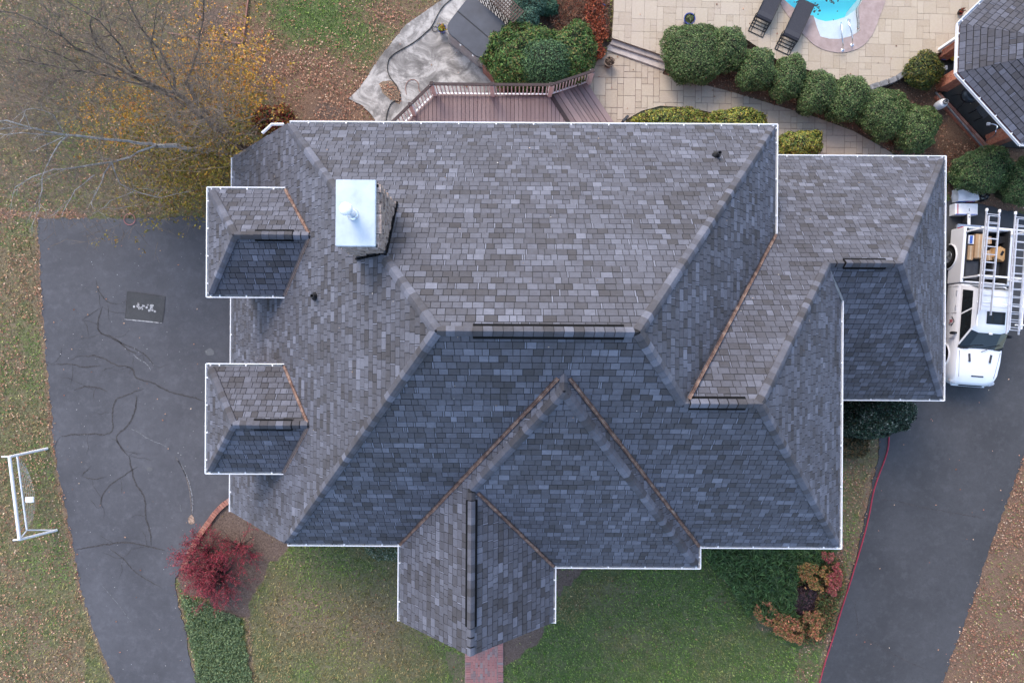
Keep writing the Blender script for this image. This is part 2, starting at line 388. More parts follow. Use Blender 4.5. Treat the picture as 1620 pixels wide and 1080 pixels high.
def zones(PX, PY):
    wx = PX+(vnoise(PX, PY, 22, 3)-.5)*26; wy = PY+(vnoise(PX, PY, 22, 9)-.5)*26
    green = np.full(PX.shape, .42); lit = np.zeros(PX.shape); dirt = np.zeros(PX.shape); dry = np.zeros(PX.shape)
    def blob(cx, cy, rx, ry): return np.exp(-(((wx-cx)/rx)**2+((wy-cy)/ry)**2))
    def pol(p): return inpoly(wx, wy, p).astype(float)
    tl = (wx < 700) & (wy < 345)
    lit += tl*.52; green += tl*.10; green += .5*blob(90, 150, 40, 50)+.5*blob(110, 240, 60, 40)
    lit += .55*blob(540, 160, 80, 60)+.45*blob(390, 60, 60, 60)+.35*blob(480, 120, 60, 50)+.3*blob(620, 20, 60, 30)
    green += .9*blob(500, 40, 100, 60)-.3*blob(540, 170, 60, 40); lit -= .38*blob(490, 35, 80, 45)+.2*blob(590, 90, 40, 50)
    dirt += .9*blob(520, 178, 40, 18)+.75*blob(330, 25, 50, 30)+.3*blob(200, 60, 90, 60)
    left = (wx < 130) & (wy > 330)
    green += left*.05; lit += left*.42
    dry += left*.55*(vnoise(PX, PY, 70, 21) > .55)
    fl = pol([(385, 860), (740, 860), (740, 1100), (400, 1100)])
    green += fl*.22; dry += .8*blob(470, 960, 60, 60)*fl+.7*blob(580, 1010, 80, 60)*fl+.35*blob(640, 940, 90, 50)*fl
    lit -= .3*fl
    fr = pol([(795, 860), (1250, 850), (1330, 1100), (795, 1100)])
    green += fr*.45; dry += .45*blob(960, 940, 50, 30)*fr+.3*blob(1000, 1010, 60, 30)*fr
    gc = pol([(280, 925), (330, 945), (385, 975), (402, 1100), (312, 1100), (296, 1010)]); green += gc*.8
    rs = (wx > 1450) & (wy > 640)
    lit += rs*.9; green += rs*(-.1+.45*blob(1600, 960, 50, 60))
    ms = pol([(1320, 680), (1400, 680), (1380, 780), (1340, 930), (1270, 1100), (1250, 1100), (1320, 870)])
    lit += ms*.5; green += ms*.15
    # dirt and mulch beds
    bed = pol([(355, 790), (380, 790), (470, 850), (450, 875), (425, 890), (405, 925), (395, 975), (380, 985), (310, 945), (280, 930), (278, 905), (300, 860)])
    dirt += bed*1.1; green -= bed*.6
    hb = pol([(1045, 20), (1110, 20), (1300, 100), (1385, 130), (1440, 110), (1480, 80), (1620, 80), (1640, 345), (1500, 320), (1490, 250), (1400, 235), (1300, 190), (1150, 150), (1040, 125)])
    lit += hb*.95; dirt += hb*.25; green -= hb*.5
    hb2 = pol([(760, -20), (975, -20), (972, 65), (955, 90), (930, 120), (760, 130)])
    dirt += hb2*.8; lit += hb2*.35; green -= hb2*.5
    bb = pol([(985, 195), (1010, 180), (1060, 168), (1110, 175), (1230, 215), (1310, 245), (1310, 300), (985, 300)])
    dirt += bb*.9; lit += bb*.3
    nb = pol([(1110, 860), (1340, 860), (1300, 1000), (1270, 1020), (1200, 990), (1130, 895)])
    dirt += nb*.5; lit += nb*.3
    pb = inpoly(PX, PY, [(794, 1000), (862, 985), (858, 1008), (846, 1022), (832, 1026), (822, 1040), (800, 1052), (794, 1052)]).astype(float)
    dirt += pb*1.6; green -= pb; lit -= pb*.5
    pb2 = pol([(882, 900), (940, 898), (915, 912), (884, 940)]); dirt += pb2*1.2
    pb3 = pol([(700, 1040), (738, 1035), (738, 1100), (722, 1100)]); dirt += pb3*.5; lit += pb3*.4
    for pl, ww in ((DRV_L_EDGE, 7), (DRV_R_R, 9), (DRV_R_L[:9], 8), (DRV_L_R[:6], 6)):
        dd = dist_line(PX, PY, pl); e = np.clip(1.3-dd/ww, 0, 1); dry = np.maximum(dry, e); green -= e*.4; lit += e*.15
    e = np.clip(1.3-dist_line(PX, PY, [(392, 880), (388, 960), (400, 1090)])/5, 0, 1); dry = np.maximum(dry, e)
    # verge along the tub patio, roof edges
    e = np.clip(1.2-dist_line(PX, PY, [(700, 0), (640, 40), (590, 105), (551, 157)])/8, 0, 1); dry = np.maximum(dry, e*.8)
    return [np.clip(a, 0, 1) for a in (green, lit, dirt, dry)]
PX, PY = topx(GX, GY)
zg, zl, zd, zy = zones(np.clip(PX, -300, 1900), np.clip(PY, -200, 1300))
GZ = (vnoise(GX, GY, .35, 5, 2)-.5)*.03-.02
nx, ny = GX.shape
V = np.stack([GX, GY, GZ], -1).reshape(-1, 3)
idx = np.arange(nx*ny).reshape(nx, ny)
Fq = np.stack([idx[:-1, :-1], idx[1:, :-1], idx[1:, 1:], idx[:-1, 1:]], -1).reshape(-1, 4)
_c = V[Fq].mean(1); _px, _py = topx(_c[:, 0], _c[:, 1]); Fq = Fq[~(((_px-1306)/88)**2+((_py+72)/140)**2 < 1)]
me = bpy.data.meshes.new('ground'); me.vertices.add(len(V)); me.vertices.foreach_set('co', V.reshape(-1).astype(np.float32))
me.loops.add(Fq.size); me.loops.foreach_set('vertex_index', Fq.reshape(-1).astype(np.int32)); me.polygons.add(len(Fq)); me.polygons.foreach_set('loop_start', np.arange(0, Fq.size, 4, dtype=np.int32))
me.update(calc_edges=True)
a = me.attributes.new('zone', 'FLOAT_COLOR', 'POINT'); a.data.foreach_set('color', np.stack([zg, zl, zd, zy], -1).reshape(-1).astype(np.float32))
link('ground', me, GROUND, kind='structure')

def rough_edge(pl, amp=.02, step=.12):
    out = []
    for i in range(len(pl)):
        a_, b_ = Vector(pl[i][:2]), Vector(pl[(i+1) % len(pl)][:2]); L = (b_-a_).length; n = max(1, int(L/step))
        for k in range(n):
            p = a_.lerp(b_, k/n); out.append((p.x+random.uniform(-amp, amp), p.y+random.uniform(-amp, amp)))
    return out
def smooth_pl(pts, it=2):
    for _ in range(it):
        q = [pts[0]]
        for a_, b_ in zip(pts[:-1], pts[1:]): q += [a_*.75+b_*.25, a_*.25+b_*.75]
        pts = q+[pts[-1]]
    return pts
def sheet(name, poly, z, mat, thick=.05, amp=.02, kind='structure', parent=None):
    b = MB(); b.prism(rough_edge(poly, amp) if amp else [(p[0], p[1]) for p in poly], z-thick, z); return b.build(name, mat, parent, kind)
drl = sheet('left_driveway', pxs(DRV_L), .012, ASPH, .06, .045)
drr = sheet('right_driveway', pxs(DRV_R), .014, ASPH2, .06, .04)
def ribbon(name, pts, wpx, mat, parent, z=.017, jag=.5):
    P = smooth_pl([px(x, y, 0) for x, y in pts], 2)
    Q = []
    for a_, b_ in zip(P[:-1], P[1:]):
        n = max(1, int((b_-a_).length/.05))
        for k in range(n): Q.append(a_.lerp(b_, k/n))
    Q.append(P[-1]); L, Rr = [], []
    ph = random.random()*50
    for i, p in enumerate(Q):
        t_ = (Q[min(i+1, len(Q)-1)]-Q[max(i-1, 0)]).normalized(); nn = Vector((-t_.y, t_.x, 0))
        wob = (mnoise.noise(Vector((i*.25, ph, 0))))*.035*jag*2+(mnoise.noise(Vector((i*.8, ph, 3))))*.022*jag*2
        ww = wpx*.0227*.5*(.55+.7*abs(mnoise.noise(Vector((i*.21, ph+9, 0))))+random.random()*.35)*min(1, .15+min(i, len(Q)-1-i)/6)
        c = p+nn*wob; L.append((c.x+nn.x*ww, c.y+nn.y*ww, z)); Rr.append((c.x-nn.x*ww, c.y-nn.y*ww, z))
    n = len(Q); b = MB(); b.add(L+Rr, [(i, n+i, n+i+1, i+1) for i in range(n-1)])
    return b.build(name, mat, parent, 'structure')
SCUFF = simple('pale_scuff', (.17, .17, .175), .9, 0, .5, 18); RUSTS = simple('tan_scuff', (.15, .125, .11), .9, 0, .5, 14)
z4 = lambda p: [(x/3, 360+y/3) for x, y in p]; z7 = lambda p: [(x/3, 720+y/3) for x, y in p]; z9 = lambda p: [(1080+x/3, 720+y/3) for x, y in p]
cr = [z4(p) for p in ([(460, 250), (465, 300), (510, 360), (570, 365)], [(490, 375), (460, 450), (470, 505), (545, 520), (600, 575), (650, 600)], [(500, 510), (580, 550), (680, 590), (740, 660)], [(245, 650), (340, 645), (400, 665), (480, 655)],
      [(400, 610), (480, 608), (545, 655), (630, 660), (640, 700), (655, 722), (720, 730), (800, 780), (890, 798), (970, 822)], [(635, 610), (632, 660)],
      [(685, 762), (600, 795), (545, 815), (530, 880), (545, 985), (420, 975), (290, 990)], [(645, 795), (648, 860), (610, 945), (548, 985), (570, 1040), (612, 1085)], [(350, 770), (400, 750), (460, 755), (512, 778)], [(390, 440), (440, 405), (490, 375)])]
cr += [z7(p) for p in ([(612, 0), (625, 60), (640, 130), (695, 205), (688, 290), (718, 370), (718, 430)], [(362, 447), (440, 432), (545, 415), (620, 412), (700, 430), (785, 450)], [(520, 440), (585, 485), (650, 565), (770, 628)], [(655, 50), (570, 110), (510, 150), (485, 190), (475, 250)], [(390, 98), (440, 118), (510, 98)])]
wds = [1.6, 2.2, 1.6, 2.0, 2.4, 1.3, 2.2, 2.6, 1.8, 1.2, 2.6, 2.4, 1.6, 1.8, 1.4]
rs_ = random.Random(11)
for p in list(cr):
    for _ in range(3):
        k = rs_.randrange(len(p)); a_ = rs_.uniform(0, 6.28); L_ = rs_.uniform(12, 42)
        q = [p[k]]
        for j in range(3): a_ += rs_.uniform(-.6, .6); q.append((q[-1][0]+math.cos(a_)*L_/3, q[-1][1]+math.sin(a_)*L_/3))
        cr.append(q); wds.append(.75)
for p, w_ in zip(cr, wds): ribbon('pavement_crack', p, w_*1.1, CRACK, drl)
for p, w_ in ((z9([(905, 208), (1000, 210), (1100, 240), (1240, 265), (1440, 300)]), 1.6), (z9([(815, 680), (822, 760), (838, 850)]), 1.4), (z9([(835, 850), (950, 910), (1050, 970), (1150, 1012)]), 1.3)):
    ribbon('pavement_crack', p, w_*.85, CRACK, drr, .019)
for p, w_ in ((z4([(632, 600), (660, 625), (700, 645), (720, 680)]), 1.8), (z4([(640, 565), (636, 582)]), 1.2), (z4([(600, 945), (640, 960), (700, 1000), (800, 1040)]), 1.0), (z7([(830, 0), (880, 80), (905, 180), (912, 290)]), 1.6), (z7([(838, 10), (888, 90), (914, 190), (916, 280)]), 3.2), (z7([(855, 230), (862, 270)]), 1.2), (z7([(480, 610), (560, 700), (632, 800)]), .6)):
    ribbon('pale_scrape', p, w_, SCUFF if w_ != 1.6 else RUSTS, drl, .021, .4)
def splat(name, cx, cy, r, mat, parent, z=.022, asp=1):
    c = px(cx, cy); n = 16; ph = random.random()*9
    P = [(c.x+math.cos(a_)*r*.0227*(1+.45*mnoise.noise(Vector((math.cos(a_)*1.5, math.sin(a_)*1.5, ph)))), c.y+math.sin(a_)*asp*r*.0227*(1+.45*mnoise.noise(Vector((math.cos(a_)*1.5+5, math.sin(a_)*1.5, ph)))), z) for a_ in [2*math.pi*k/n for k in range(n)]]
    return MB().add(P, [tuple(range(n))]).build(name, mat, parent, 'structure')
splat('soil_stain', 303, 822, 5, RUST, drl, asp=1.5); splat('pale_scrape', 237, 742, 5, asphalt('worn_patch', 1.5), drl, .019, .7); splat('worn_patch', 332, 557, 7, asphalt('worn_gray_patch', 2.0), drl, .020, .8)
pat = sheet('asphalt_patch', pxs([(202, 461), (262, 469), (257, 511), (198, 504)]), .024, PATCH, .02, .004, parent=drl)
ribbon('patch_edge', [(197, 505), (230, 508), (257, 511)], 1.8, SCRAPE, drl, .0275, .1)
for a_, b_ in (((199, 502), (202, 462)), ((204, 461), (262, 469)), ((262, 470), (258, 510))): ribbon('patch_edge', [a_, ((a_[0]+b_[0])/2, (a_[1]+b_[1])/2), b_], 1.0, CRACK, drl, .0275, .1)
for k in range(34):
    cx, cy = (222, 485) if k % 2 else (239, 487)
    splat('white_residue', cx+random.gauss(0, 4.2), cy+random.gauss(0, 3.0), random.uniform(.6, 2.0), SCRAPE, drl, .028+k*.0003)
for k in range(170):
    x_, y_ = random.uniform(80, 340), random.uniform(400, 1070)
    if inpoly(np.array([x_]), np.array([y_]), DRV_L)[0]: splat('pale_speck', x_, y_, random.uniform(.25, .6), SCRAPE, drl, .022)

# tub patio of stained concrete, bare planting hole in it
TUBP = [(712, -60), (700, 0), (668, 22), (642, 40), (625, 62), (608, 82), (592, 105), (576, 130), (563, 146), (551, 157), (572, 166), (590, 184), (604, 210), (700, 240), (800, 240), (800, 130), (830, 60), (830, -60)]
tp_ = sheet('concrete_patio', pxs(TUBP), .03, CONC, .07, .015)
hole = sheet('leaf_filled_bed', pxs([(600, 133), (606, 129), (618, 128), (627, 133), (633, 144), (635, 156), (632, 166), (618, 158), (606, 148)]), .036, GROUND, .02, .012)

# stamped concrete patio: base sheet and slabs
ZU = .30
WALK = [(930, 108), (943, 100), (952, 85), (962, 72), (1052, 105), (1048, 118), (1075, 127), (1110, 134), (1160, 147), (1220, 165), (1290, 186), (1350, 208), (1400, 236), (1440, 262), (1440, 300), (1310, 300), (1280, 246), (1228, 214), (1160, 186), (1090, 171), (1045, 168), (1015, 176), (990, 190), (985, 240), (900, 240), (900, 190)]
UPP = [(972, -60), (971, 20), (968, 60), (1050, 88), (1056, 66), (1070, 45), (1090, 40), (1120, 45), (1180, 62), (1230, 95), (1300, 118), (1372, 140), (1400, 132), (1440, 108), (1470, 88), (1500, 80), (1560, 70), (1620, 60), (1620, -60)]
COPE_OUT0 = [(1222, -60), (1230, 0), (1250, 30), (1268, 52), (1290, 74), (1315, 83), (1340, 84), (1366, 74), (1383, 52), (1391, 28), (1402, 0), (1420, -60)]
def chaikin(pts, it=2):
    for _ in range(it):
        q = [pts[0]]
        for a_, b_ in zip(pts[:-1], pts[1:]): q += [tuple(a_[i]*.75+b_[i]*.25 for i in (0, 1)), tuple(a_[i]*.25+b_[i]*.75 for i in (0, 1))]
        pts = q+[pts[-1]]
    return pts
COPE_OUT = chaikin(COPE_OUT0)
base_w = sheet('garden_walkway', pxs(WALK), .02, JOINT, .06, .01)
ub = MB(); ub.prism([(p.x, p.y) for p in pxs(UPP[:7]+UPP[7:], ZU)], -.05, ZU-.01)
base_u = None
def clip_halfplane(poly, ax, val, keep_less):
    out = []; n = len(poly)
    for i in range(n):
        p, q = poly[i], poly[(i+1) % n]
        ip = (p[ax] <= val) if keep_less else (p[ax] >= val); iq = (q[ax] <= val) if keep_less else (q[ax] >= val)
        if ip: out.append(p)
        if ip != iq:
            t_ = (val-p[ax])/(q[ax]-p[ax]); out.append(tuple(p[k]+t_*(q[k]-p[k]) for k in range(2)))
    return out
def area(p): return .5*sum(p[i][0]*p[(i+1) % len(p)][1]-p[(i+1) % len(p)][0]*p[i][1] for i in range(len(p)))
def clip_rect(poly, u0, u1, v0, v1):
    for ax, val, kl in ((0, u1, True), (0, u0, False), (1, v1, True), (1, v0, False)):
        poly = clip_halfplane(poly, ax, val, kl)
        if len(poly) < 3: return []
    return poly
def ashlar(poly, z, parent, cell=.30, rot=0.0, seed=1, gap=.012, limit=300, skip=None):
    rr = random.Random(seed); c_, s_ = math.cos(rot), math.sin(rot)
    L = [(p.x*c_+p.y*s_, -p.x*s_+p.y*c_) for p in poly]
    if area(L) < 0: L = L[::-1]
    u0, u1 = min(p[0] for p in L), max(p[0] for p in L); v0, v1 = min(p[1] for p in L), max(p[1] for p in L)
    nu, nv = int((u1-u0)/cell)+2, int((v1-v0)/cell)+2; used = set(); tiles = []
    for j in range(nv):
        for i in range(nu):
            if (i, j) in used: continue
            sz = rr.choice([(2, 1), (1, 2), (2, 2), (2, 2), (3, 2), (1, 1), (2, 3), (1, 1)])
            w_, h_ = sz
            while any((i+a_, j+b_) in used for a_ in range(w_) for b_ in range(h_)):
                if w_ > 1: w_ -= 1
                else: h_ -= 1
                if h_ < 1: h_ = 1; w_ = 1; break
            for a_ in range(w_):
                for b_ in range(h_): used.add((i+a_, j+b_))
            tiles.append((u0+i*cell, v0+j*cell, w_*cell, h_*cell))
    done = 0
    todo = list(tiles)
    while todo:
        u, v, w_, h_ = todo.pop(0)
        r_ = clip_rect(L, u+gap/2, u+w_-gap/2, v+gap/2, v+h_-gap/2)
        if len(r_) < 3 or abs(area(r_)) < .006: continue
        W_ = [(p[0]*c_-p[1]*s_, p[0]*s_+p[1]*c_) for p in r_]
        if skip and skip(W_):
            if w_ > .14 and not inpoly(np.array([p[0] for p in W_]), np.array([p[1] for p in W_]), COPW).all():
                todo += [(u, v, w_/2, h_/2), (u+w_/2, v, w_/2, h_/2), (u, v+h_/2, w_/2, h_/2), (u+w_/2, v+h_/2, w_/2, h_/2)]
            continue
        q = []
        for p in W_:
            if not q or math.hypot(p[0]-q[-1][0], p[1]-q[-1][1]) > .004: q.append(p)
        if len(q) < 3: continue
        MB().prism(q, z-.015, z+rr.uniform(-.002, .003)).build('paving_slab', STAMP, parent, bevel=0); done += 1
    return done
ashlar(pxs(WALK), .034, base_w, .215, R(-1), 3, gap=.016)
# steps between the walkway and the upper patio
STEPM = simple('step_concrete', (.40, .34, .295), .85, 0, .16, 5)
MB().prism([(p.x, p.y) for p in pxs([(971, 54), (1056, 84), (1054, 99), (966, 70)], .2)], -.03, .19).build('patio_step', STEPM, base_w, bevel=.012)
MB().prism([(p.x, p.y) for p in pxs([(966, 66), (1056, 96), (1052, 111), (960, 79)], .1)], -.03, .10).build('patio_step', simple('step_concrete_pale', (.47, .41, .36), .85, 0, .14, 5), base_w, bevel=.012)
up_root = None
pool_out = [(1225, -60), (1241, 0), (1252, 10), (1265, 18), (1276, 23), (1287, 25), (1292, 42), (1298, 58), (1312, 61.5), (1328, 62), (1345, 58), (1361, 49), (1360, 28), (1358, 12), (1364, 2), (1368, -8), (1390, -60)]
# extend the pool beyond the frame as an oval
def arcpts(c0, c1, rx, ry, a0, a1, n): return [(c0+rx*math.cos(a_), c1+ry*math.sin(a_)) for a_ in np.linspace(a0, a1, n)]
far = arcpts(1306, -95, 92, 85, R(20), R(-200), 16)
pool_poly = pool_out[1:-1]+[(1386, -30)]+far+[(1226, -30)]
cope_poly = COPE_OUT[1:-1]+[(1416, -30)]+arcpts(1306, -95, 122, 112, R(20), R(-200), 16)+[(1208, -30)]
def ring_mesh(name, outer, inner, z, mat, parent, kind=None, thick=.06):
    bm = bmesh.new()
    def loop(pts, zz): return [bm.verts.new((p.x, p.y, zz)) for p in pts]
    o, i_ = loop(outer, z), loop(inner, z)
    oe = [bm.edges.new((o[k], o[(k+1) % len(o)])) for k in range(len(o))]; ie = [bm.edges.new((i_[k], i_[(k+1) % len(i_)])) for k in range(len(i_))]
    bmesh.ops.triangle_fill(bm, edges=oe+ie, use_beauty=True)
    bmesh.ops.recalc_face_normals(bm, faces=bm.faces)
    for f in bm.faces:
        if f.normal.z < 0: f.normal_flip()
    for L_ in (inner, outer):
        a_ = loop(L_, z-.002); b_ = loop(L_, z-thick)
        for k in range(len(L_)): bm.faces.new((a_[k], a_[(k+1) % len(L_)], b_[(k+1) % len(L_)], b_[k]))
    me = bpy.data.meshes.new(name); bm.to_mesh(me); bm.free(); return link(name, me, mat, parent, kind)
JOINTU = simple('paving_joint_pale', (.34, .275, .205), .95, 0, .2, 5)
base_u = ring_mesh('pool_patio', pxs(UPP, ZU-.014), pxs(pool_poly[:0]+cope_poly, ZU-.014) if False else pxs([(p[0], max(p[1], -58)) for p in cope_poly], ZU-.014), ZU-.014, JOINTU, None, 'structure', .35)
COPW = [(p.x, p.y) for p in pxs(cope_poly, ZU)]
POOLW = [(p.x, p.y) for p in pxs(pool_poly, ZU)]
def _skip(W_):
    xx, yy = np.array([p[0] for p in W_]), np.array([p[1] for p in W_]); return inpoly(xx, yy, POOLW).any() or inpoly(xx, yy, COPW).all()
ashlar(pxs(UPP, ZU), ZU, base_u, .225, R(-1.5), 5, gap=.008, skip=_skip)

pool = empty('swimming_pool', px(1306, -60, 0), 0, 'turquoise swimming pool with white entry step and chrome handrail at the top edge', 'swimming pool')
def addp(o, root):
    o.parent = root; o.matrix_parent_inverse = Matrix.Translation(root.location).inverted() @ Matrix.Identity(4); return o
def child(o, root):
    """keep world coordinates of a mesh built in world space under a moved (and turned) empty"""
    o.parent = root; M = Matrix.Translation(root.location) @ root.rotation_euler.to_matrix().to_4x4(); o.matrix_parent_inverse = M.inverted(); return o
ZC = ZU+.02
child(ring_mesh('coping', pxs(cope_poly, ZC), pxs(pool_poly, ZC), ZC, COPING, None, thick=.25), pool)
b = MB(); PP = [(p.x, p.y) for p in pxs(pool_poly, ZC)]; n = len(PP)
b.add([(x, y, ZC-.03) for x, y in PP]+[(x, y, -1.1) for x, y in PP], [(i, (i+1) % n, n+(i+1) % n, n+i) for i in range(n)]); child(b.build('pool_wall', PLASTER, None), pool)
child(MB().prism(PP, -1.2, -1.0).build('pool_floor', PLCY, None), pool)
shelf = [(1284, 25), (1289, 44), (1295, 61), (1312, 65.5), (1328, 66.5), (1347, 62), (1368, 52), (1368, 28), (1367, 4), (1352, 17), (1338, 27), (1322, 32), (1306, 34), (1294, 31)]
child(MB().prism([(p.x, p.y) for p in pxs(shelf, .12)], -.9, .12).build('entry_step', PLASTER, None), pool)
bm_ = MB(); bm_.add([(x, y, .17) for x, y in PP], [tuple(range(n)) if area(PP) > 0 else tuple(range(n))[::-1]]); child(bm_.build('water', WATER, None), pool)
hr = MB()
for dx, dy in ((0, 0), (15, -8)):
    a_ = px(1333+dx, 80+dy, ZU); b_ = px(1330+dx, 40+dy, .12)
    p1 = px(1334+dx, 74+dy, ZU+.35); p2 = px(1332+dx, 55+dy*.9, ZU+.62); p3 = px(1331+dx*.6, 34+dy*.5, ZU+.55)
    hr.tube(smooth_pl([a_, p1, p2, p3, b_], 2), .022, 8)
    hr.lathe(a_, [(.06, 0), (.06, .02), (.03, .04)], 10)
child(hr.build('handrail', CHROME, None, smooth=True), pool)
fl = MB()
for k in range(34):
    x_, y_ = (1292+random.gauss(0, 5), 16+random.gauss(0, 6)) if k < 18 else (1318+random.gauss(0, 8), 4+random.gauss(0, 6))
    if not inpoly(np.array([x_]), np.array([y_]), [(1245, 0), (1287, 24), (1310, 30), (1340, 24), (1362, 0), (1362, -20), (1245, -20)])[0]: continue
    c = px(x_, y_, .175); r_ = random.uniform(.02, .055)
    fl.add([(c.x+math.cos(a_)*r_*random.uniform(.6, 1.2), c.y+math.sin(a_)*r_*random.uniform(.5, 1), .174+k*.0002) for a_ in [1.257*i for i in range(5)]], [(0, 1, 2, 3, 4)])
tag(fl.build('floating_leaves', simple('wet_dark_leaf', (.035, .035, .03), .5)), kind='stuff')

# ---------------------------------------------------------------- the house
A = 18.35; K = A/F
house = empty('brick_house', (0, 0, 0), R(-.35), 'large gray shingled hip roof house with white gutters, filling the centre', 'house')
class Pl:
    def __init__(s, d0, x0, y0, sx, sy): s.p = (d0, x0, y0, sx, sy)   # d grows with s*(X-x0)
    def d(s, X, Y): d0, x0, y0, sx, sy = s.p; return d0+(X-x0)*sx/F+(Y-y0)*sy/F
def W(X, Y, plane): return Vector((X*K, Y*K, D-plane.d(X, Y)*A))
fB = Pl(.693, 0, 11, 0, .989); fF = Pl(.693, 0, 11, 0, -.989); fL = Pl(.693, -83, 0, -1.19, 0); fR = Pl(.693, 138.6, 0, 1.19, 0)
fMB = Pl(.771, 0, -74, 0, 1.0); fMR = Pl(.771, 303, 0, 1.13, 0)
fRF = Pl(.951, 0, 120.4, 0, -.995); fRR = Pl(.951, 585, 0, 1.085, 0)
fBL = Pl(.738, 61, 0, -1.185, 0); fBR = Pl(.738, 61, 0, 1.185, 0); fBF = Pl(.738, 0, -57.6, 0, -.945)
gd = fBL.d(-54, 0); fER = Pl(gd, -54, 0, 1.164, 0)
E = 5.0   # the roof stops this far inside the gutter line
XL = -524+E; YT = 345-E; YB = -324+E; XR = 417-E; XM = 521.9-E; YWT = 344-E; XW = 791-E; YWB = -104.2+E
planes = []   # (name, plane, polygon)
planes.append(('B', fB, [(-83, 11), (138.6, 11), (XR, YT), (-361+E, YT)]))
hl_b = (-361+E, YT)
planes.append(('L', fL, [(-83, 11), (-361+E, YT), (XL, YT), (XL, YB), (-361+E, YB)]))
planes.append(('F', fF, [(-83, 11), (-361+E, YB), (XM, YB), (303, -74), (209.4, -74), (138.6, 11)]))
planes.append(('R', fR, [(138.6, 11), (209.4, -74), (XR, 168), (XR, YT)]))
planes.append(('MB', fMB, [(209.4, -74), (303, -74), (475.3, 120.4), (585, 120.4), (XW, YWT), (403, YWT), (403, 168), (XR, 168)]))
planes.append(('MR', fMR, [(303, -74), (XM, YB), (XM, 70), (475.3, 120.4)]))
planes.append(('RF', fRF, [(475.3, 120.4), (XM, 70), (500, 66), (500, YWB), (XW, YWB), (585, 120.4)]))
planes.append(('RR', fRR, [(585, 120.4), (XW, YWB), (XW, YWT)]))
XBL = -178+E; XBR = 300-E; YBF = -357+E; XER = 72-E
planes.append(('BL', fBL, [(61, -38.1), (XBL, YB+0), (XBL, -441), (-54, -430), (-54, -201.8), (61, -57.6)]))
planes.append(('ER', fER, [(-54, -201.8), (-54, -430), (XER, -441), (XER, YBF)]))
planes.append(('BF', fBF, [(61, -57.6), (-54, -201.8), (XER, YBF), (XBR, YBF)]))
planes.append(('BR', fBR, [(61, -38.1), (61, -57.6), (XBR, YBF), (XBR, YB)]))
dorm = []
for yc in (153.5, -124.5):
    pb = Pl(.9276, 0, yc, 0, .894); pf = Pl(.9276, 0, yc, 0, -.894); pl_ = Pl(.9276, -409, 0, -1.06, 0)
    h = 87.5-E; xl = -483+E; vx = -295.9; ve = -361.6+E
    dorm.append((yc, h, xl))
    planes += [('DB', pb, [(-409, yc), (vx, yc), (ve, yc+h), (xl, yc+h)]), ('DF', pf, [(-409, yc), (xl, yc-h), (ve, yc-h), (vx, yc)]), ('DL', pl_, [(-409, yc), (xl, yc+h), (xl, yc-h)])]
# pool house roof planes are made with the same tools further down

def plane_frame(P3):
    n = Vector((0, 0, 0))
    for i in range(len(P3)):
        a_, b_ = P3[i], P3[(i+1) % len(P3)]; n += a_.cross(b_)
    n.normalize()
    if n.z < 0: n = -n
    up = Vector((0, 0, 1)); v = (up-n*up.dot(n)).normalized(); u = v.cross(n).normalized()
    return u, v, n
EXPO, GAP = .186, .013
WID = [.14, .165, .195, .225, .25]
TAB = {}
def tab_geo(poly, vlo, vhi):
    """polygon in (u,v), returns local verts/faces, lower edge proud"""
    top = [(p[0], p[1], .016-.008*(p[1]-vlo)/(vhi-vlo)) for p in poly]
    bot = [(p[0], p[1], 0.0) for p in poly]; n = len(poly)
    return top+bot, [tuple(range(n))]+[(i, n+i, n+(i+1) % n, (i+1) % n) for i in range(n)]
def shingle_plane(P3, seed, expo=EXPO, wid=WID):
    rr = random.Random(seed)
    u, v, n = plane_frame(P3); o = min(P3, key=lambda p: p.dot(v)); L = [((p-o).dot(u), (p-o).dot(v)) for p in P3]
    if area(L) < 0: L = L[::-1]
    u0 = min(p[0] for p in L)-.3; u1 = max(p[0] for p in L)+.1; v1 = max(p[1] for p in L)
    full, part = [], []
    M = Matrix((u, v, n)).transposed()
    c = 0; vv = -.01
    while vv < v1:
        uu = u0+rr.uniform(-.25, 0); run = 0; t_ = .5
        while uu < u1:
            w_ = rr.choice(wid)
            if run <= 0: run = rr.choice([1, 1, 1, 1, 2, 2]); q = rr.random(); t_ = rr.gauss(.50, .07) if q < .70 else (rr.uniform(.20, .36) if q < .84 else rr.uniform(.62, .80))
            run -= 1; tn = min(1, max(.03, t_+rr.gauss(0, .05)))
            if rr.random() < .09: w_ = .042; tn = rr.uniform(.7, .95)
            a0, a1, b0, b1 = uu+GAP/2, uu+w_-GAP/2, vv+.014, vv+expo-.010
            drop = rr.choice([0, 0, .004, .010, -.006])
            poly = clip_rect(L, a0, a1, b0-drop, b1)
            if len(poly) >= 3:
                ar = abs(area(poly))
                if w_ > .1 and ar > .96*(a1-a0)*(b1-b0+drop): full.append((o+u*a0+v*b0, w_, tn, M, o+u*((a0+a1)/2)+v*b0, poly, (o, M, b0, b1)))
                elif ar > .0005: part.append((poly, tn, (o, M, b0, b1)))
            uu += w_
        vv += expo; c += 1
    return full, part
def get_tab(w_, expo):
    k = (w_, expo)
    if k not in TAB:
        vs_, fs_ = tab_geo([(0, 0), (w_-GAP, 0), (w_-GAP, expo-.024), (0, expo-.024)], 0, expo)
        me = bpy.data.meshes.new('shingle'); me.from_pydata(vs_, [], fs_); me.materials.append(SHINGLE); TAB[k] = me
    return TAB[k]
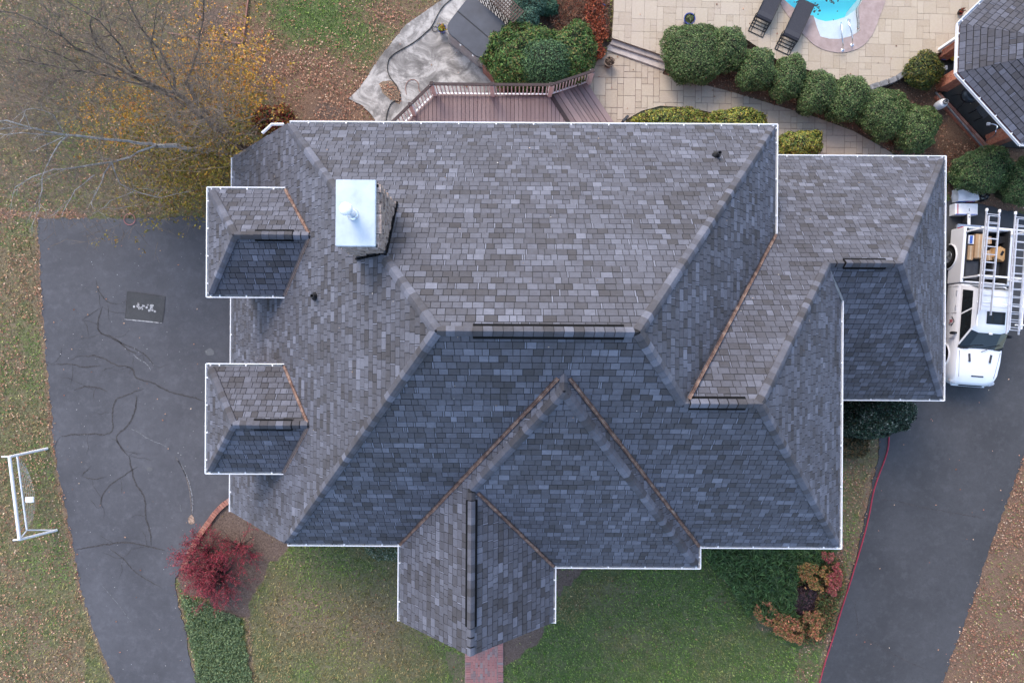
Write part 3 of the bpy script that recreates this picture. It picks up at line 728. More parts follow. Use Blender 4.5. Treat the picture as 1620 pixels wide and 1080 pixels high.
def make_roof(root, name, polys, limit, expo=EXPO, wid=WID, kinds=None):
    deck = MB()
    for P3 in polys:
        u, v, n = plane_frame(P3); k = len(P3)
        nn = Vector((0, 0, 0))
        for i in range(k): nn += P3[i].cross(P3[(i+1) % k])
        Q = P3 if nn.z > 0 else P3[::-1]
        T = [p-n*.002 for p in Q]; Bt = [p-n*.06 for p in Q]
        deck.add(T+Bt, [tuple(range(k)), tuple(range(k, 2*k))[::-1]]+[(i, k+i, k+(i+1) % k, (i+1) % k) for i in range(k)])
    roof = deck.build(name, DECKDARK, root)
    full, part = [], []
    for i, P3 in enumerate(polys):
        f_, p_ = shingle_plane(P3, 100+i*7, expo, wid); full += f_; part += p_
    return roof, full, part
def flush_shingles(roof, full, part, limit, cam_key, expo=EXPO):
    full.sort(key=cam_key)
    ind, rest = full[:limit], full[limit:]
    for pos, w_, tn, M, c_, poly, fr in ind:
        o = bpy.data.objects.new('shingle', get_tab(w_, expo)); C.objects.link(o); o.parent = roof
        M4 = M.to_4x4(); M4.translation = pos; o.matrix_local = M4; o.color = (tn, 0, 0, 1)
    V_, F_, T_ = [], [], []
    for poly, tn, (o_, M, b0, b1) in [(r[5], r[2], r[6]) for r in rest]+part:
        vs_, fs_ = tab_geo(poly, b0, b1); n0 = len(V_)
        V_ += [tuple(o_+M @ Vector(p)) for p in vs_]; F_ += [tuple(i+n0 for i in f) for f in fs_]; T_ += [tn]*len(vs_)
    if V_:
        me = bpy.data.meshes.new('shingle'); me.from_pydata(V_, [], F_); a_ = me.attributes.new('tone', 'FLOAT', 'POINT'); a_.data.foreach_set('value', T_)
        o = link('shingle', me, SHINGLE, roof, 'stuff'); o.color = (0, 0, 0, 1)
polys = [[W(x, y, pl_) for x, y in pg] for _, pl_, pg in planes]
roof, full, part = make_roof(house, 'roof', polys, 300)
cp = Vector((0, 0, D))
def key_main(r): 
    v = (r[4]-cp); d = v.length; return d*d/max(.1, -v.normalized().dot(r[3] @ Vector((0, 0, 1))))
HID = [(120, 340)]
# drop shingles hidden under the chimney / bay / dormers from the singles
bayw = [(p[0]*K, p[1]*K) for p in [(61, -38.1), (-178, -324), (-178, -441), (72, -441), (72, -357), (300, -357), (300, -324)]]
def hidden(r):
    x_, y_, z_ = r[4]
    return False
flush_shingles(roof, full, part, 300, key_main)

# hip and ridge caps, built one by one
lines = []   # (p0(low), p1(high), planeA, planeB)
def WL(x, y, f): return W(x, y, f)
def n_of(pl_):
    g = (pl_.p[3], pl_.p[4]); return Vector((g[0], g[1], 1)).normalized()   # height falls with slope
caps = []
def cap_line(p_low, p_high, fa, fb, lift=0.0, parent=roof, expo=.19, wd=.135):
    d = (p_high-p_low); L = d.length; d.normalize()
    na, nb = n_of(fa), n_of(fb)
    a_ = d.cross(na); b_ = d.cross(nb)
    mid = (na+nb).normalized()
    if a_.dot(nb) < 0: a_ = -a_        # directions lying in each plane, away from the ridge
    if b_.dot(na) < 0: b_ = -b_
    a_, b_ = -a_, -b_
    if a_.z > 0: a_ = -a_
    if b_.z > 0: b_ = -b_
    a_.normalize(); b_.normalize()
    me = bpy.data.meshes.new('ridge_cap')
    def prof(t, h):   # t along, h lift
        P = []
        for s in (-1, -.55, 0, .55, 1):
            v = (a_ if s < 0 else b_)*abs(s)*wd
            flat = mid*(h + (.004 if abs(s) < .1 else (.010 if abs(s) < .7 else 0)))
            P.append(v+flat+d*(t-abs(s)*.012))
        return P
    lo, hi = prof(.014, .060+lift), prof(expo, .042+lift); lob = [p-mid*.03 for p in lo]
    fs = [(i, i+1, 5+i+1, 5+i) for i in range(4)]+[(10+i, 10+i+1, i+1, i) for i in range(4)]
    sidea = [p-mid*.04 for p in (lo[0], hi[0])]; sideb = [p-mid*.04 for p in (lo[4], hi[4])]
    vs_ = lo+hi+lob+sidea+sideb
    fs += [(0, 5, 16, 15), (9, 4, 17, 18)]
    me.from_pydata([tuple(p) for p in vs_], [], fs); me.materials.append(CAP)
    k = max(1, round(L/expo)); expo = L/k
    for i in range(k): caps.append((me, p_low+d*(i*expo), parent))
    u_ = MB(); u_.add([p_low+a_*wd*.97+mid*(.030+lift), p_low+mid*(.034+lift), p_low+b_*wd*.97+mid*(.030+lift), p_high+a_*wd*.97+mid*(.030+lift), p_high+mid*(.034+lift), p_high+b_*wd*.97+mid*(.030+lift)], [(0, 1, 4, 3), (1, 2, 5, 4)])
    u_.build('cap_shadow_strip', DECKDARK, parent)  # added dark strip, draws a shadow line under each cap edge
rL = W(-83, 11, fF); rR = W(138.6, 11, fF)
mS = W(209.4, -74, fF); mE = W(303, -74, fF); wS = W(475.3, 120.4, fMB); wE = W(585, 120.4, fMB)
LIFT = .055
def ridge(p, q, fa, fb, t0, t1):
    """ridge with a raised vent between fractions t0..t1"""
    if t0 > 0: cap_line(p, p.lerp(q, t0), fa, fb)
    cap_line(p.lerp(q, t0), p.lerp(q, t1), fa, fb, LIFT)
    if t1 < 1: cap_line(p.lerp(q, t1), q, fa, fb)
    a_, b_ = p.lerp(q, t0), p.lerp(q, t1); dd = (b_-a_).normalized(); side = Vector((-dd.y, dd.x, 0)).normalized()
    v = MB(); na, nb = n_of(fa), n_of(fb)
    P = []
    for e in (a_, b_):
        for n_ in (na, nb):
            s = side if side.dot(n_) > 0 else -side
            dn = (dd.cross(n_)).normalized(); dn = dn if dn.z < 0 else -dn
            P += [e+dn*.148+n_*.02, e+dn*.148+n_*.055]
        P += [e+Vector((0, 0, .07))]
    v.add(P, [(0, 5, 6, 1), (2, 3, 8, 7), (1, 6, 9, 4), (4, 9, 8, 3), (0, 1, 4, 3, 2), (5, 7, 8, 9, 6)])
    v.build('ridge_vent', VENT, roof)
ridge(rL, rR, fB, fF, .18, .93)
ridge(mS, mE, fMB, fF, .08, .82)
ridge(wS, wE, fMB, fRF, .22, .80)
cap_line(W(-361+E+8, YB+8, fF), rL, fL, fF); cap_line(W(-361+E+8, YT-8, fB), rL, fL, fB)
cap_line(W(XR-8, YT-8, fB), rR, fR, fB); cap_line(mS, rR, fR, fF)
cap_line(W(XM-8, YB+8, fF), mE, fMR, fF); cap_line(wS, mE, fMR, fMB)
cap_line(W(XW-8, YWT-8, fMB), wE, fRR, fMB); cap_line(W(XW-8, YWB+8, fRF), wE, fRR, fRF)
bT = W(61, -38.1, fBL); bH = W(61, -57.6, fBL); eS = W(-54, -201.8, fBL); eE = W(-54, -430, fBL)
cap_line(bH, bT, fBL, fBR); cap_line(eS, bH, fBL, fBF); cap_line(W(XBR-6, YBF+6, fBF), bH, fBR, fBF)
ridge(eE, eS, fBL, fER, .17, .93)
for i, (yc, h, xl) in enumerate(dorm):
    pb, pf, pl_ = [p[1] for p in planes[12+3*i:15+3*i]]
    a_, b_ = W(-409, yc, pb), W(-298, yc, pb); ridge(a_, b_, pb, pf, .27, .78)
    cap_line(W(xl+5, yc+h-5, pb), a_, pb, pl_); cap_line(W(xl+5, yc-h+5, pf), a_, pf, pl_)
caps.sort(key=lambda c: (c[1]-cp).length)
V_, F_, T_ = [], [], []
for i, (me, p, par) in enumerate(caps):
    tn = random.choice([.35, .5, .65, .75, .85, .98, 1.15]) + random.gauss(0, .05)
    if i < 300:
        o = bpy.data.objects.new('ridge_cap', me); C.objects.link(o); o.parent = par; o.location = p; o.color = (tn*.66, 0, 0, 1)
    else:
        n0 = len(V_); V_ += [tuple(v.co+p) for v in me.vertices]; F_ += [tuple(k+n0 for k in f.vertices) for f in me.polygons]; T_ += [tn*.66]*len(me.vertices)
if V_:
    me = bpy.data.meshes.new('ridge_cap'); me.from_pydata(V_, [], F_); a_ = me.attributes.new('tone', 'FLOAT', 'POINT'); a_.data.foreach_set('value', T_)
    link('ridge_cap', me, SHINGLE, roof, 'stuff').color = (0, 0, 0, 1)

# valley flashing strips
def valley(p, q, mat=COPPER, wd=.040):
    p, q = Vector(p), Vector(q); d = (q-p).normalized(); s = d.cross(Vector((0, 0, 1))).normalized(); b = MB()
    up = Vector((0, 0, 1)); n_ = max(2, int((q-p).length/.25)); L_ = []
    for i in range(n_+1):
        c = p.lerp(q, i/n_)+up*.05+s*random.uniform(-.004, .004); k = wd*random.uniform(.9, 1.1)
        L_ += [c-s*k+up*(.03), c-s*k*.35, c-s*.008+up*.022, c+s*.008+up*.022, c+s*k*.35, c+s*k+up*(.03)]
    for i in range(n_):
        for j in range(5): b.f.append((i*6+j, i*6+j+1, i*6+6+j+1, i*6+6+j))
    b.v = [tuple(v) for v in L_]
    return b.build('valley_flashing', mat, roof)
valley(mS+Vector((.1, .1, 0)), W(XR+2, 171, fR)); valley(wS+Vector((0, -.12, -.1)), W(XM+2, 67, fMR), GRAYMETAL, .04)
valley(bT+Vector((-.12, -.08, -.1)), W(XBL-2, YB-2, fF)); valley(bT+Vector((.12, -.08, -.1)), W(XBR+2, YB-2, fF)); valley(eS+Vector((.15, -.1, -.1)), W(XER+2, YBF-2, fER))
for i, (yc, h, xl) in enumerate(dorm):
    valley(W(-300, yc+4, fL), W(-361.6+E-2, yc+h+2, planes[12+3*i][1])); valley(W(-300, yc-4, fL), W(-361.6+E-2, yc-h-2, planes[13+3*i][1]), simple('dull_flashing_%d' % i, (.20, .15, .13), .6), .045)

# gutters (trough, white lip, hangers) and downspouts
def gutter(p, q, out, step=1.02, ends=(1, 1)):
    p, q, out = Vector(p), Vector(q), Vector(out).normalized(); d = (q-p).normalized(); up = Vector((0, 0, 1)); w0, w1, hh, th = -.035, .085, .11, .010
    g = MB()
    prof = [(w0, 0), (w0, -hh), (w1-.03, -hh), (w1, -hh*.45), (w1, .012), (w1-.026, .012), (w1-.026, -.004), (w1-th, -.006), (w1-th, -hh*.42), (w1-.036, -hh+th), (w0+th, -hh+th), (w0+th, 0)]
    n = len(prof)
    for e in (p, q): g.v += [tuple(e+out*a_+up*b_) for a_, b_ in prof]
    g.f = [(i, (i+1) % n, n+(i+1) % n, n+i) for i in range(n)]+[tuple(range(n))[::-1], tuple(range(n, 2*n))]
    for e, on, sgn in ((p, ends[0], 1), (q, ends[1], -1)):
        if on:
            c = e+d*sgn*.006
            g.bar(c+out*w0, c+out*(w1-.002), .012, .02) if False else g.bar(c+out*(w0+.001)+up*(-hh/2+.003), c+out*(w1-.001)+up*(-hh/2+.003), .012, hh*.9)
    go = g.build('gutter', WHITE, house)
    b = MB(); b.bar(p+out*.022-up*(.085), q+out*.022-up*(.085), .095, .012); b.build('trough_shade_strip', GUTIN, go)
    L = (q-p).length; k = max(1, round(L/step)); h_ = MB()
    for i in range(k):
        c = p+d*L*(i+.5)/k; h_.bar(c+out*(-.045)+up*.004, c+out*(w1-.02)+up*.004, .035, .012)
    h_.build('hanger', WHITE, go, 'stuff')
    f = MB(); f.bar(p+out*(w0-.012)-up*.11, q+out*(w0-.012)-up*.11, .02, .2); f.build('fascia', TRIM, house)
def WE(x, y, pl_): return W(x, y, pl_)-Vector((0, 0, .02))
gutter(WE(-357+E, YT, fB), WE(XR+4, YT, fB), (0, 1, 0)); gutter(WE(XR, YT+4, fR), WE(XR, 172, fR), (1, 0, 0))
gutter(WE(403, YWT, fMB), WE(XW+4, YWT, fMB), (0, 1, 0), ends=(0, 1)); gutter(WE(XW, YWT+4, fRR), WE(XW, YWB-4, fRR), (1, 0, 0), step=.9); gutter(WE(XM+5, YWB, fRF), WE(XW+4, YWB, fRF), (0, -1, 0), step=.85)
gutter(WE(XM, 67, fMR), WE(XM, YB-4, fMR), (1, 0, 0)); gutter(WE(XBR+4, YB, fF), WE(XM+4, YB, fF), (0, -1, 0))
gutter(WE(XBL, YB, fF), WE(-357+E, YB, fF), (0, -1, 0)); gutter(WE(XBL, YB, fBL), WE(XBL, -441, fBL), (-1, 0, 0)); gutter(WE(XER, YBF, fER), WE(XER, -443, fER), (1, 0, 0), step=.7)
gutter(WE(XER, YBF, fBF), WE(XBR+4, YBF, fBF), (0, -1, 0)); gutter(WE(XBR, YBF-4, fBR), WE(XBR, YB, fBR), (1, 0, 0), step=.8)
gutter(WE(XL, YT-2, fL), WE(XL, YB, fL), (-1, 0, 0), step=1.2)
for i, (yc, h, xl) in enumerate(dorm):
    pb, pf, pl_ = [p[1] for p in planes[12+3*i:15+3*i]]
    gutter(WE(xl-4, yc+h, pb), WE(-361.6+E, yc+h, pb), (0, 1, 0), step=.75); gutter(WE(xl, yc+h+4, pl_), WE(xl, yc-h-4, pl_), (-1, 0, 0), step=.8); gutter(WE(xl-4, yc-h, pf), WE(-361.6+E, yc-h, pf), (0, -1, 0), step=.7)
# small bent gutter over the back corner window bay
zz = D-1.06*A
MB().tube([Vector(((415-810)*.0181, (540-215)*.0181, zz)), Vector(((430-810)*.0181, (540-201)*.0181, zz)), Vector(((449-810)*.0181, (540-201)*.0181, zz))], .045, 6).build('gutter', WHITE, house)

# walls under the eaves
def wallbox(x0, x1, y0, y1, ztop, name='wall'):
    MB().prism([(x0*K, y0*K), (x1*K, y0*K), (x1*K, y1*K), (x0*K, y1*K)], -.3, ztop).build(name, BRICKW, house)
zE, zG = D-A-.22, D-1.158*A-.22
wallbox(-340, 395, -300, 322, zE); wallbox(-500, -341, -300, 322, zG-.15); wallbox(396, 498, -300, 150, zE-.03); wallbox(396.5, 768, -82, 321, zG)
wallbox(-158, 52, -412, -301, zE); wallbox(53, 282, -336, -301, zE-.02)
for yc, h, xl in dorm: wallbox(-464, -342, yc-68, yc+68, zE-.01)
# gable walls with rake boards
def gable(x0, x1, y, f, flip=0):
    pass
b = MB(); b.add([(-157*K, -411.5*K, zE-.01), (51*K, -411.5*K, zE-.01), (-54*K, -411.5*K, D-gd*A-.35)], [(0, 1, 2)]); b.build('gable_wall', BRICKW, house)
for x_, yy in ((1, YT), (-1, YB)):
    b = MB(); zz_ = lambda X: D-fL.d(X, 0)*A
    Pq = [(-361*K, zz_(-361)-.07), (XL*K, zz_(XL)-.07), (XL*K, zz_(XL)-.25), (-361*K, zz_(-361)-.25)]
    y0_ = yy*K-x_*.03
    b.add([(p[0], y0_, p[1]) for p in Pq]+[(p[0], y0_-x_*.03, p[1]) for p in Pq], [(0, 1, 2, 3), (7, 6, 5, 4), (0, 4, 5, 1), (1, 5, 6, 2), (2, 6, 7, 3), (3, 7, 4, 0)]); b.build('rake_board', TRIM, house)
for s in (-1, 1):
    b = MB(); x1_ = XBL if s < 0 else XER; f_ = fBL if s < 0 else fER
    a_, c_ = W(x1_, -438, f_), W(-54, -427, f_); b.bar(a_-Vector((0, -.02, .16)), c_-Vector((0, -.02, .16)), .03, .18); b.build('rake_board', TRIM, house)

# chimney: stone stack, metal cap, flue
zc = 10.85
c1, c2 = px(531, 287, zc), px(594, 392, zc)
cx0, cx1, cy0, cy1 = c1.x+.06, c2.x+.03, c2.y-.0, c1.y-.06
ch = MB().box(((cx0+cx1)/2, (cy0+cy1)/2, (zc+4)/2-.1), (cx1-cx0-.10, cy1-cy0-.10, zc-4.2)).build('chimney', MORTAR, house)
st = MB(); rr = random.Random(4)
for zi in np.arange(7.4, zc-.10, .13):
    for side in range(4):
        L_ = (cx1-cx0) if side % 2 == 0 else (cy1-cy0); t_ = rr.uniform(-.1, 0)
        while t_ < L_:
            w_ = rr.uniform(.14, .42); a_, b_ = max(0, t_+.008), min(L_, t_+w_-.008); t_ += w_
            if b_-a_ < .04: continue
            out = rr.uniform(.0, .06); m_ = (a_+b_)/2; zz_ = zi+.065
            if side == 0: st.box((cx0+m_, cy0-out/2+.03, zz_), (b_-a_, .06+out, .115))
            if side == 2: st.box((cx0+m_, cy1+out/2-.03, zz_), (b_-a_, .06+out, .115))
            if side == 1: st.box((cx1+out/2-.03, cy0+m_, zz_), (.06+out, b_-a_, .115))
            if side == 3: st.box((cx0-out/2+.03, cy0+m_, zz_), (.06+out, b_-a_, .115))
st.build('stone', STONE, ch, 'stuff')
cm = ((c1.x+c2.x)/2, (c1.y+c2.y)/2, zc+.02)
MB().box(cm, (c2.x-c1.x, c1.y-c2.y, .10)).build('chimney_cap', CAPMET, ch, bevel=.012)
sk = MB().box((cm[0], cm[1], zc-.05), (c2.x-c1.x-.03, c1.y-c2.y-.03, .12)).build('cap_skirt', simple('cap_side_blue', (.28, .34, .40), .5, .3), ch)
fb_ = px(557, 341, zc+.07)
MB().lathe(fb_, [(.125, 0), (.12, .02), (.085, .05), (.08, .42), (.10, .43), (.10, .47), (.075, .48), (.075, .54)], 24).build('flue_pipe', CHROME, ch, smooth=True)
MB().lathe(fb_+Vector((0, 0, .56)), [(.06, -.04), (.125, 0), (.13, .02), (.115, .06), (.07, .09), (.01, .10)], 28).build('flue_cap', simple('cap_white_metal', (.82, .82, .81), .35, 0, .03), ch, smooth=True)
# black step flashing round the chimney foot
for (xa, ya), (xb, yb) in ((((cx1+.06), cy0-.05), ((cx1+.06), cy1)), ((cx0, cy0-.07), (cx1+.08, cy0-.07))):
    b = MB(); n_ = 14
    def rz(x, y):
        X, Y = x/K, y/K; return D-min(max(fB.d(X, Y), -9), 9)*A if fB.d(X, Y) > fL.d(X, Y) else D-fL.d(X, Y)*A
    for i in range(n_):
        p = Vector((xa, ya, 0)).lerp(Vector((xb, yb, 0)), i/n_); q = Vector((xa, ya, 0)).lerp(Vector((xb, yb, 0)), (i+1)/n_)
        p.z, q.z = rz(p.x, p.y)+.05, rz(q.x, q.y)+.05; b.bar(p, q, .04, .05+.05*(i % 2))
    b.build('step_flashing', VENT, ch)
# plumbing vent pipes
for (x_, y_), f_ in (((1131, 245), fB), ((499, 471), fL)):
    dd = .87 if f_ is fB else .85
    X, Y = (x_-810), (540-y_)
    for _ in range(12): dd = f_.d(X*dd, Y*dd)
    c = Vector((X*dd*K, Y*dd*K, D-dd*A)); v = MB(); v.lathe(c+Vector((0, 0, -.1)), [(.11, 0), (.11, .12), (.06, .2), (.048, .22), (.048, .42), (.03, .42), (.03, .2)], 16)
    v.build('vent_pipe', BLACK, house, smooth=True)

# ---------------------------------------------------------------- pool house (open brick bar under a shingled roof)
ph = empty('pool_house', px(1700, 80, 0), 0, 'small faceted blue gray shingle roof with white gutter at the upper right corner', 'pool house')
ze_ = 3.0; oc = [px(*p, ze_) for p in [(1561, -3), (1519, 38), (1516, 115), (1616, 226), (1740, 228), (1850, 150), (1850, 20), (1740, -70), (1640, -70)]]
ap = px(1722, 69, 4.5)
pol8 = [[oc[i], oc[(i+1) % 9], ap] for i in range(9)]
def mk_ph():
    rf, fu, pa = make_roof(ph, 'roof', pol8, 300, .185, [.16, .19, .22, .26])
    rf.parent = ph; rf.matrix_parent_inverse = Matrix.Translation(ph.location).inverted()
    def k2(r): x_, y_ = r[4].x, r[4].y; d_ = D-r[4].z; X_ = 810+x_*F/d_; Y_ = 540-y_*F/d_; return max(0, X_-1620)+max(0, -Y_)
    vis = [r for r in fu if k2(r) < 15]; rest_ = [r for r in fu if k2(r) >= 15]
    # singles for what shows, the rest joined
    vis.sort(key=k2); ind = vis[:300]
    flush_shingles(rf, [(a[0], a[1], a[2]*.8, *a[3:]) for a in ind], [], 300, k2, .185)
    flush_shingles(rf, [], [(r[5], r[2]*.8, r[6]) for r in vis[300:]+rest_]+[(a, b*.8, c) for a, b, c in pa], 0, k2, .185)
    return rf
phr = mk_ph()
g = MB(); gl_ = MB(); lin = MB(); bk = MB()
for i in range(9):
    a_, b_ = oc[i]-Vector((0, 0, .03)), oc[(i+1) % 9]-Vector((0, 0, .03)); d = (b_-a_).normalized(); o_ = Vector((-d.y, d.x, 0))
    if o_.dot(a_-Vector((ap.x, ap.y, a_.z))) < 0: o_ = -o_
    a2, b2 = a_-d*.02, b_+d*.02
    g.bar(a2+o_*.085, b2+o_*.085, .022, .10); g.bar(a2+o_*.03-Vector((0, 0, .05)), b2+o_*.03-Vector((0, 0, .05)), .10, .012); bk.bar(a_-o_*.045-Vector((0, 0, .02)), b_-o_*.045-Vector((0, 0, .02)), .03, .12)
    L = (b_-a_).length
    for t_ in np.arange(.3, L, .75): g.bar(a_+d*t_+o_*.0+Vector((0, 0, .03)), a_+d*t_+o_*.08+Vector((0, 0, .03)), .03, .012)
child(g.build('gutter', WHITE, None), ph); child(bk.build('fascia', simple('copper_red_edge', (.17, .07, .06), .6), None), ph)
def brick_column(base, ang, size=.40, h=2.95):
    # base: the corner nearest the lens; square column of real bricks
    e1 = Vector((math.cos(ang), math.sin(ang), 0)); e2 = Vector((-math.sin(ang), math.cos(ang), 0)); c = base+(e1+e2)*size/2
    core = child(MB().box((c.x, c.y, h/2), (size-.03, size-.03, h), rz=ang).build('brick_column', MORTAR, None), ph)
    b = MB(); rr = random.Random(int(base.x*100))
    for k in range(int(h/.078)):
        z = .04+k*.078
        for face in range(4):
            f1 = [e1, e2, -e1, -e2][face]; f2 = [-e2, e1, e2, -e1][face]
            cuts = ([-.5, -.05, .5] if (k+face) % 2 else [-.5, .05, .5])
            for q0, q1 in zip(cuts[:-1], cuts[1:]):
                m_ = c+f2*(size/2-.035)+f1*((q0+q1)/2*size); b.box((m_.x, m_.y, z), ((q1-q0)*size-.012, .07+rr.uniform(0, .006), .064), rz=ang+face*math.pi/2)
    bo = b.build('brick', BRICKM, core, 'stuff'); bo.matrix_parent_inverse = core.matrix_parent_inverse.inverted() @ Matrix.Identity(4) if False else Matrix.Identity(4)
    bo.parent = core; bo.matrix_parent_inverse = (Matrix.Translation(ph.location)).inverted().inverted() @ Matrix.Translation(-ph.location)
m = NM('column_brick', .85)
m.col(m.ramp(m.noise(9, 3, .9), [(.3, (.22, .07, .045)), (.45, (.38, .13, .08)), (.58, (.46, .20, .12)), (.7, (.36, .18, .14))])); BRICKM = m.m
brick_column(px(1480, 144, 0), R(-7)); brick_column(px(1558, 233, 0), R(2), .42); brick_column(px(1481, 95, 0), R(-7), .36)
dsp = px(1475, 87, 0); child(MB().box((dsp.x+.06, dsp.y+.06, 1.45), (.10, .09, 2.9), rz=R(-7)).build('downspout', TRIM, None), ph)
for i in (5, 7):
    c = oc[i].lerp(ap, .22); child(MB().prism([(c.x-.12, c.y-.12), (c.x+.12, c.y-.12), (c.x+.12, c.y+.12), (c.x-.12, c.y+.12)], 0, 2.9).build('post', TRIM, None), ph)
# brick bar walls
bar_ = empty('brick_bar_wall', px(1520, 170, 0), 0, 'low red brick curb wall along the dark paved grill bay beside the pool house', 'wall')
HW = .15
brm = bpy.data.meshes.new('brick'); bb_ = MB().box((0, 0, 0), (.185, .085, .05)); brm.from_pydata(bb_.v, [], bb_.f); brm.materials.append(BRICK)
def brick_top(a_, b_, wpx_, z, nrow, parent, header=False):
    """bricks laid flat on a wall top from a_ to b_ (world), nrow rows wide"""
    d = (b_-a_); L = d.length; d.normalize(); s = Vector((-d.y, d.x, 0)); ang = math.atan2(d.y, d.x)
    for r_ in range(nrow):
        off = (r_-(nrow-1)/2)*.105; t_ = (.1 if r_ % 2 else 0)
        while t_ < L-.05:
            c = a_+d*(t_+.1)+s*off; o = bpy.data.objects.new('brick', brm); C.objects.link(o)
            o.location = c+Vector((0, 0, z+random.uniform(-.003, .004)-c.z)); o.rotation_euler = (0, 0, ang+random.uniform(-.02, .02)); child2(o, parent); t_ += .205
def child2(o, root):
    o.parent = root; M = Matrix.Translation(root.location) @ root.rotation_euler.to_matrix().to_4x4(); o.matrix_parent_inverse = M.inverted()
def bwall(pa, pb, nrow, h=HW):
    a_, b_ = px(*pa, h), px(*pb, h); d = (b_-a_).normalized(); s = Vector((-d.y, d.x, 0)); w_ = nrow*.105/2+.01
    q = [a_-s*w_, b_-s*w_, b_+s*w_, a_+s*w_]
    child(MB().prism([(p.x, p.y) for p in q], 0, h-.03).build('wall_core', BRICKM, None), bar_)
    brick_top(a_, b_, 0, h-.02, nrow, bar_)
bwall((1484, 149), (1560, 232), 2)
child(MB().bar(px(1480, 146, .17), px(1556, 235, .17), .05, .05).build('stone_edge', STONEG, None), bar_)
DARKFL = simple('dark_slate_floor', (.020, .018, .016), .6, 0, .3, 3)
child(MB().prism([(p.x, p.y) for p in pxs([(1490, 147), (1525, 120), (1620, 150), (1620, 235), (1566, 230)], .05)], 0, .05).build('bay_floor', DARKFL, None), bar_)
child(MB().prism([(p.x, p.y) for p in pxs([(1484, 100), (1485, 134), (1512, 118), (1560, 116), (1560, 60), (1512, 76), (1488, 92)], .05)], 0, .06).build('bay_floor', DARKFL, None), bar_)
# things in the bay
gr = empty('kettle_grill', px(1517, 159, .05), 0, 'dark kettle grill with domed lid in the brick grill bay', 'grill')
gr_b = MB().lathe((0, 0, .35), [(.10, 0), (.24, .08), (.30, .22), (.305, .26)], 24).build('bowl', BLACK, gr, smooth=True)
MB().lathe((0, 0, .61), [(.31, 0), (.29, .09), (.2, .17), (.06, .21), (.01, .212)], 24).build('lid', simple('charcoal_enamel', (.04, .045, .05), .25, 0, .2), gr, smooth=True)
MB().tube([(-.10, 0, .80), (-.08, 0, .86), (.08, 0, .86), (.10, 0, .80)], .012, 6).build('handle', CHROME, gr)
for k in range(3):
    a_ = 2.1*k+.4; MB().tube([(math.cos(a_)*.15, math.sin(a_)*.15, .40), (math.cos(a_)*.3, math.sin(a_)*.3, 0)], .014, 6).build('leg', BLACK, gr)
sh = empty('folding_table', px(1546, 179, .05), R(38), 'dark gray slatted folding table in the grill bay beside the kettle grill', 'table')
for k in range(6): MB().box((0, -.2+k*.08, .42), (.52, .07, .02)).build('slat', DGRAY, sh)
for sx in (-1, 1):
    for sy in (-1, 1): MB().box((sx*.22, sy*.17, .2), (.03, .03, .42)).build('leg', BLACK, sh)
t_ = empty('water_tap', px(1557, 208, .05), 0, 'white curved outdoor tap standing in the grill bay near its lower end', 'tap')
MB().tube(smooth_pl([Vector((.06, -.35, 0)), Vector((.05, -.3, .5)), Vector((0, -.1, .6)), Vector((.1, .02, .55)), Vector((0, .1, .5)), Vector((-.12, .12, .45))], 2), .022, 8).build('spout', CHROME, t_, smooth=True)
MB().box((-.14, .13, .42), (.12, .10, .06)).build('tap_head', PAPER, t_, bevel=.01); MB().box((.05, -.3, .0), (.12, .12, .08)).build('tap_base', BLACK, t_)
t_ = empty('spice_caddy', px(1539, 159, .3), 0, 'small white and red bottle caddy lying by the kettle grill', 'caddy'); MB().box((0, 0, .04), (.15, .10, .08)).build('tray', PAPER, t_, bevel=.01); MB().box((-.04, .02, .1), (.04, .04, .06)).build('bottle_cap', REDP, t_); MB().bar((-.12, -.12, .05), (.02, .02, .05), .025, .02).build('spatula', simple('pale_wood', (.55, .46, .30), .6), t_)
b = MB(); cu = empty('yellow_float', px(1509, 88, .06), 0, 'crumpled yellow pool float on the dark floor under the gutter', 'float')
b.lathe((0, 0, 0), [(.05, 0), (.22, .03), (.26, .1), (.15, .2), (.02, .24)], 9).build('inflated_body', YEL, cu, smooth=True)
MB().tube([(-.14, -.10, .1), (.0, .02, .26), (.16, .12, .12)], .014, 5).build('seam', simple('dark_yellow_seam', (.25, .15, .02), .8), cu)
o = MB().box((0, 0, .05), (.22, .16, .10)).build('blue_case', BLUEP, None, bevel=.03); o.location = px(1492, 92, .06); tag(o, 'small blue case beside the yellow float', 'case')
o = MB().box((0, 0, .03), (.12, .15, .06)).build('white_box', PAPER, None, bevel=.01); o.location = px(1495, 108, .06); tag(o, 'small white box alone on the dark floor below the blue case', 'box')
t_ = empty('propane_tank', px(1482, 169, 0), 0, 'white propane tank standing outside the brick bar wall', 'gas tank')
MB().lathe((0, 0, 0), [(.13, 0), (.14, .03), (.155, .1), (.16, .3), (.14, .42), (.07, .48), (.05, .5)], 24).build('tank_body', PAPER, t_, smooth=True)
MB().lathe((0, 0, .47), [(.09, 0), (.09, .08), (.08, .08), (.08, 0)], 16).build('collar', simple('dull_gray_metal', (.2, .2, .21), .5), t_); MB().lathe((0, 0, .5), [(.02, 0), (.03, .04), (.015, .06)], 10).build('valve', BLACK, t_)

# retaining stones between patio and bed
rw = empty('retaining_wall', px(1410, 128, 0), 0, 'short curved wall of gray stone blocks at the patio edge', 'wall')
pts = [(1376, 139), (1392, 134), (1405, 130), (1419, 124), (1432, 115), (1441, 105)]
for a_, b_ in zip(pts[:-1], pts[1:]):
    p, q = px(*a_, ZU), px(*b_, ZU); d = (q-p).normalized()
    child(MB().bar(p+d*.01+Vector((0, 0, -.12)), q-d*.02+Vector((0, 0, -.12+random.uniform(-.01, .03))), .20, .34).build('stone_block', STONEG, None, bevel=.02), rw)

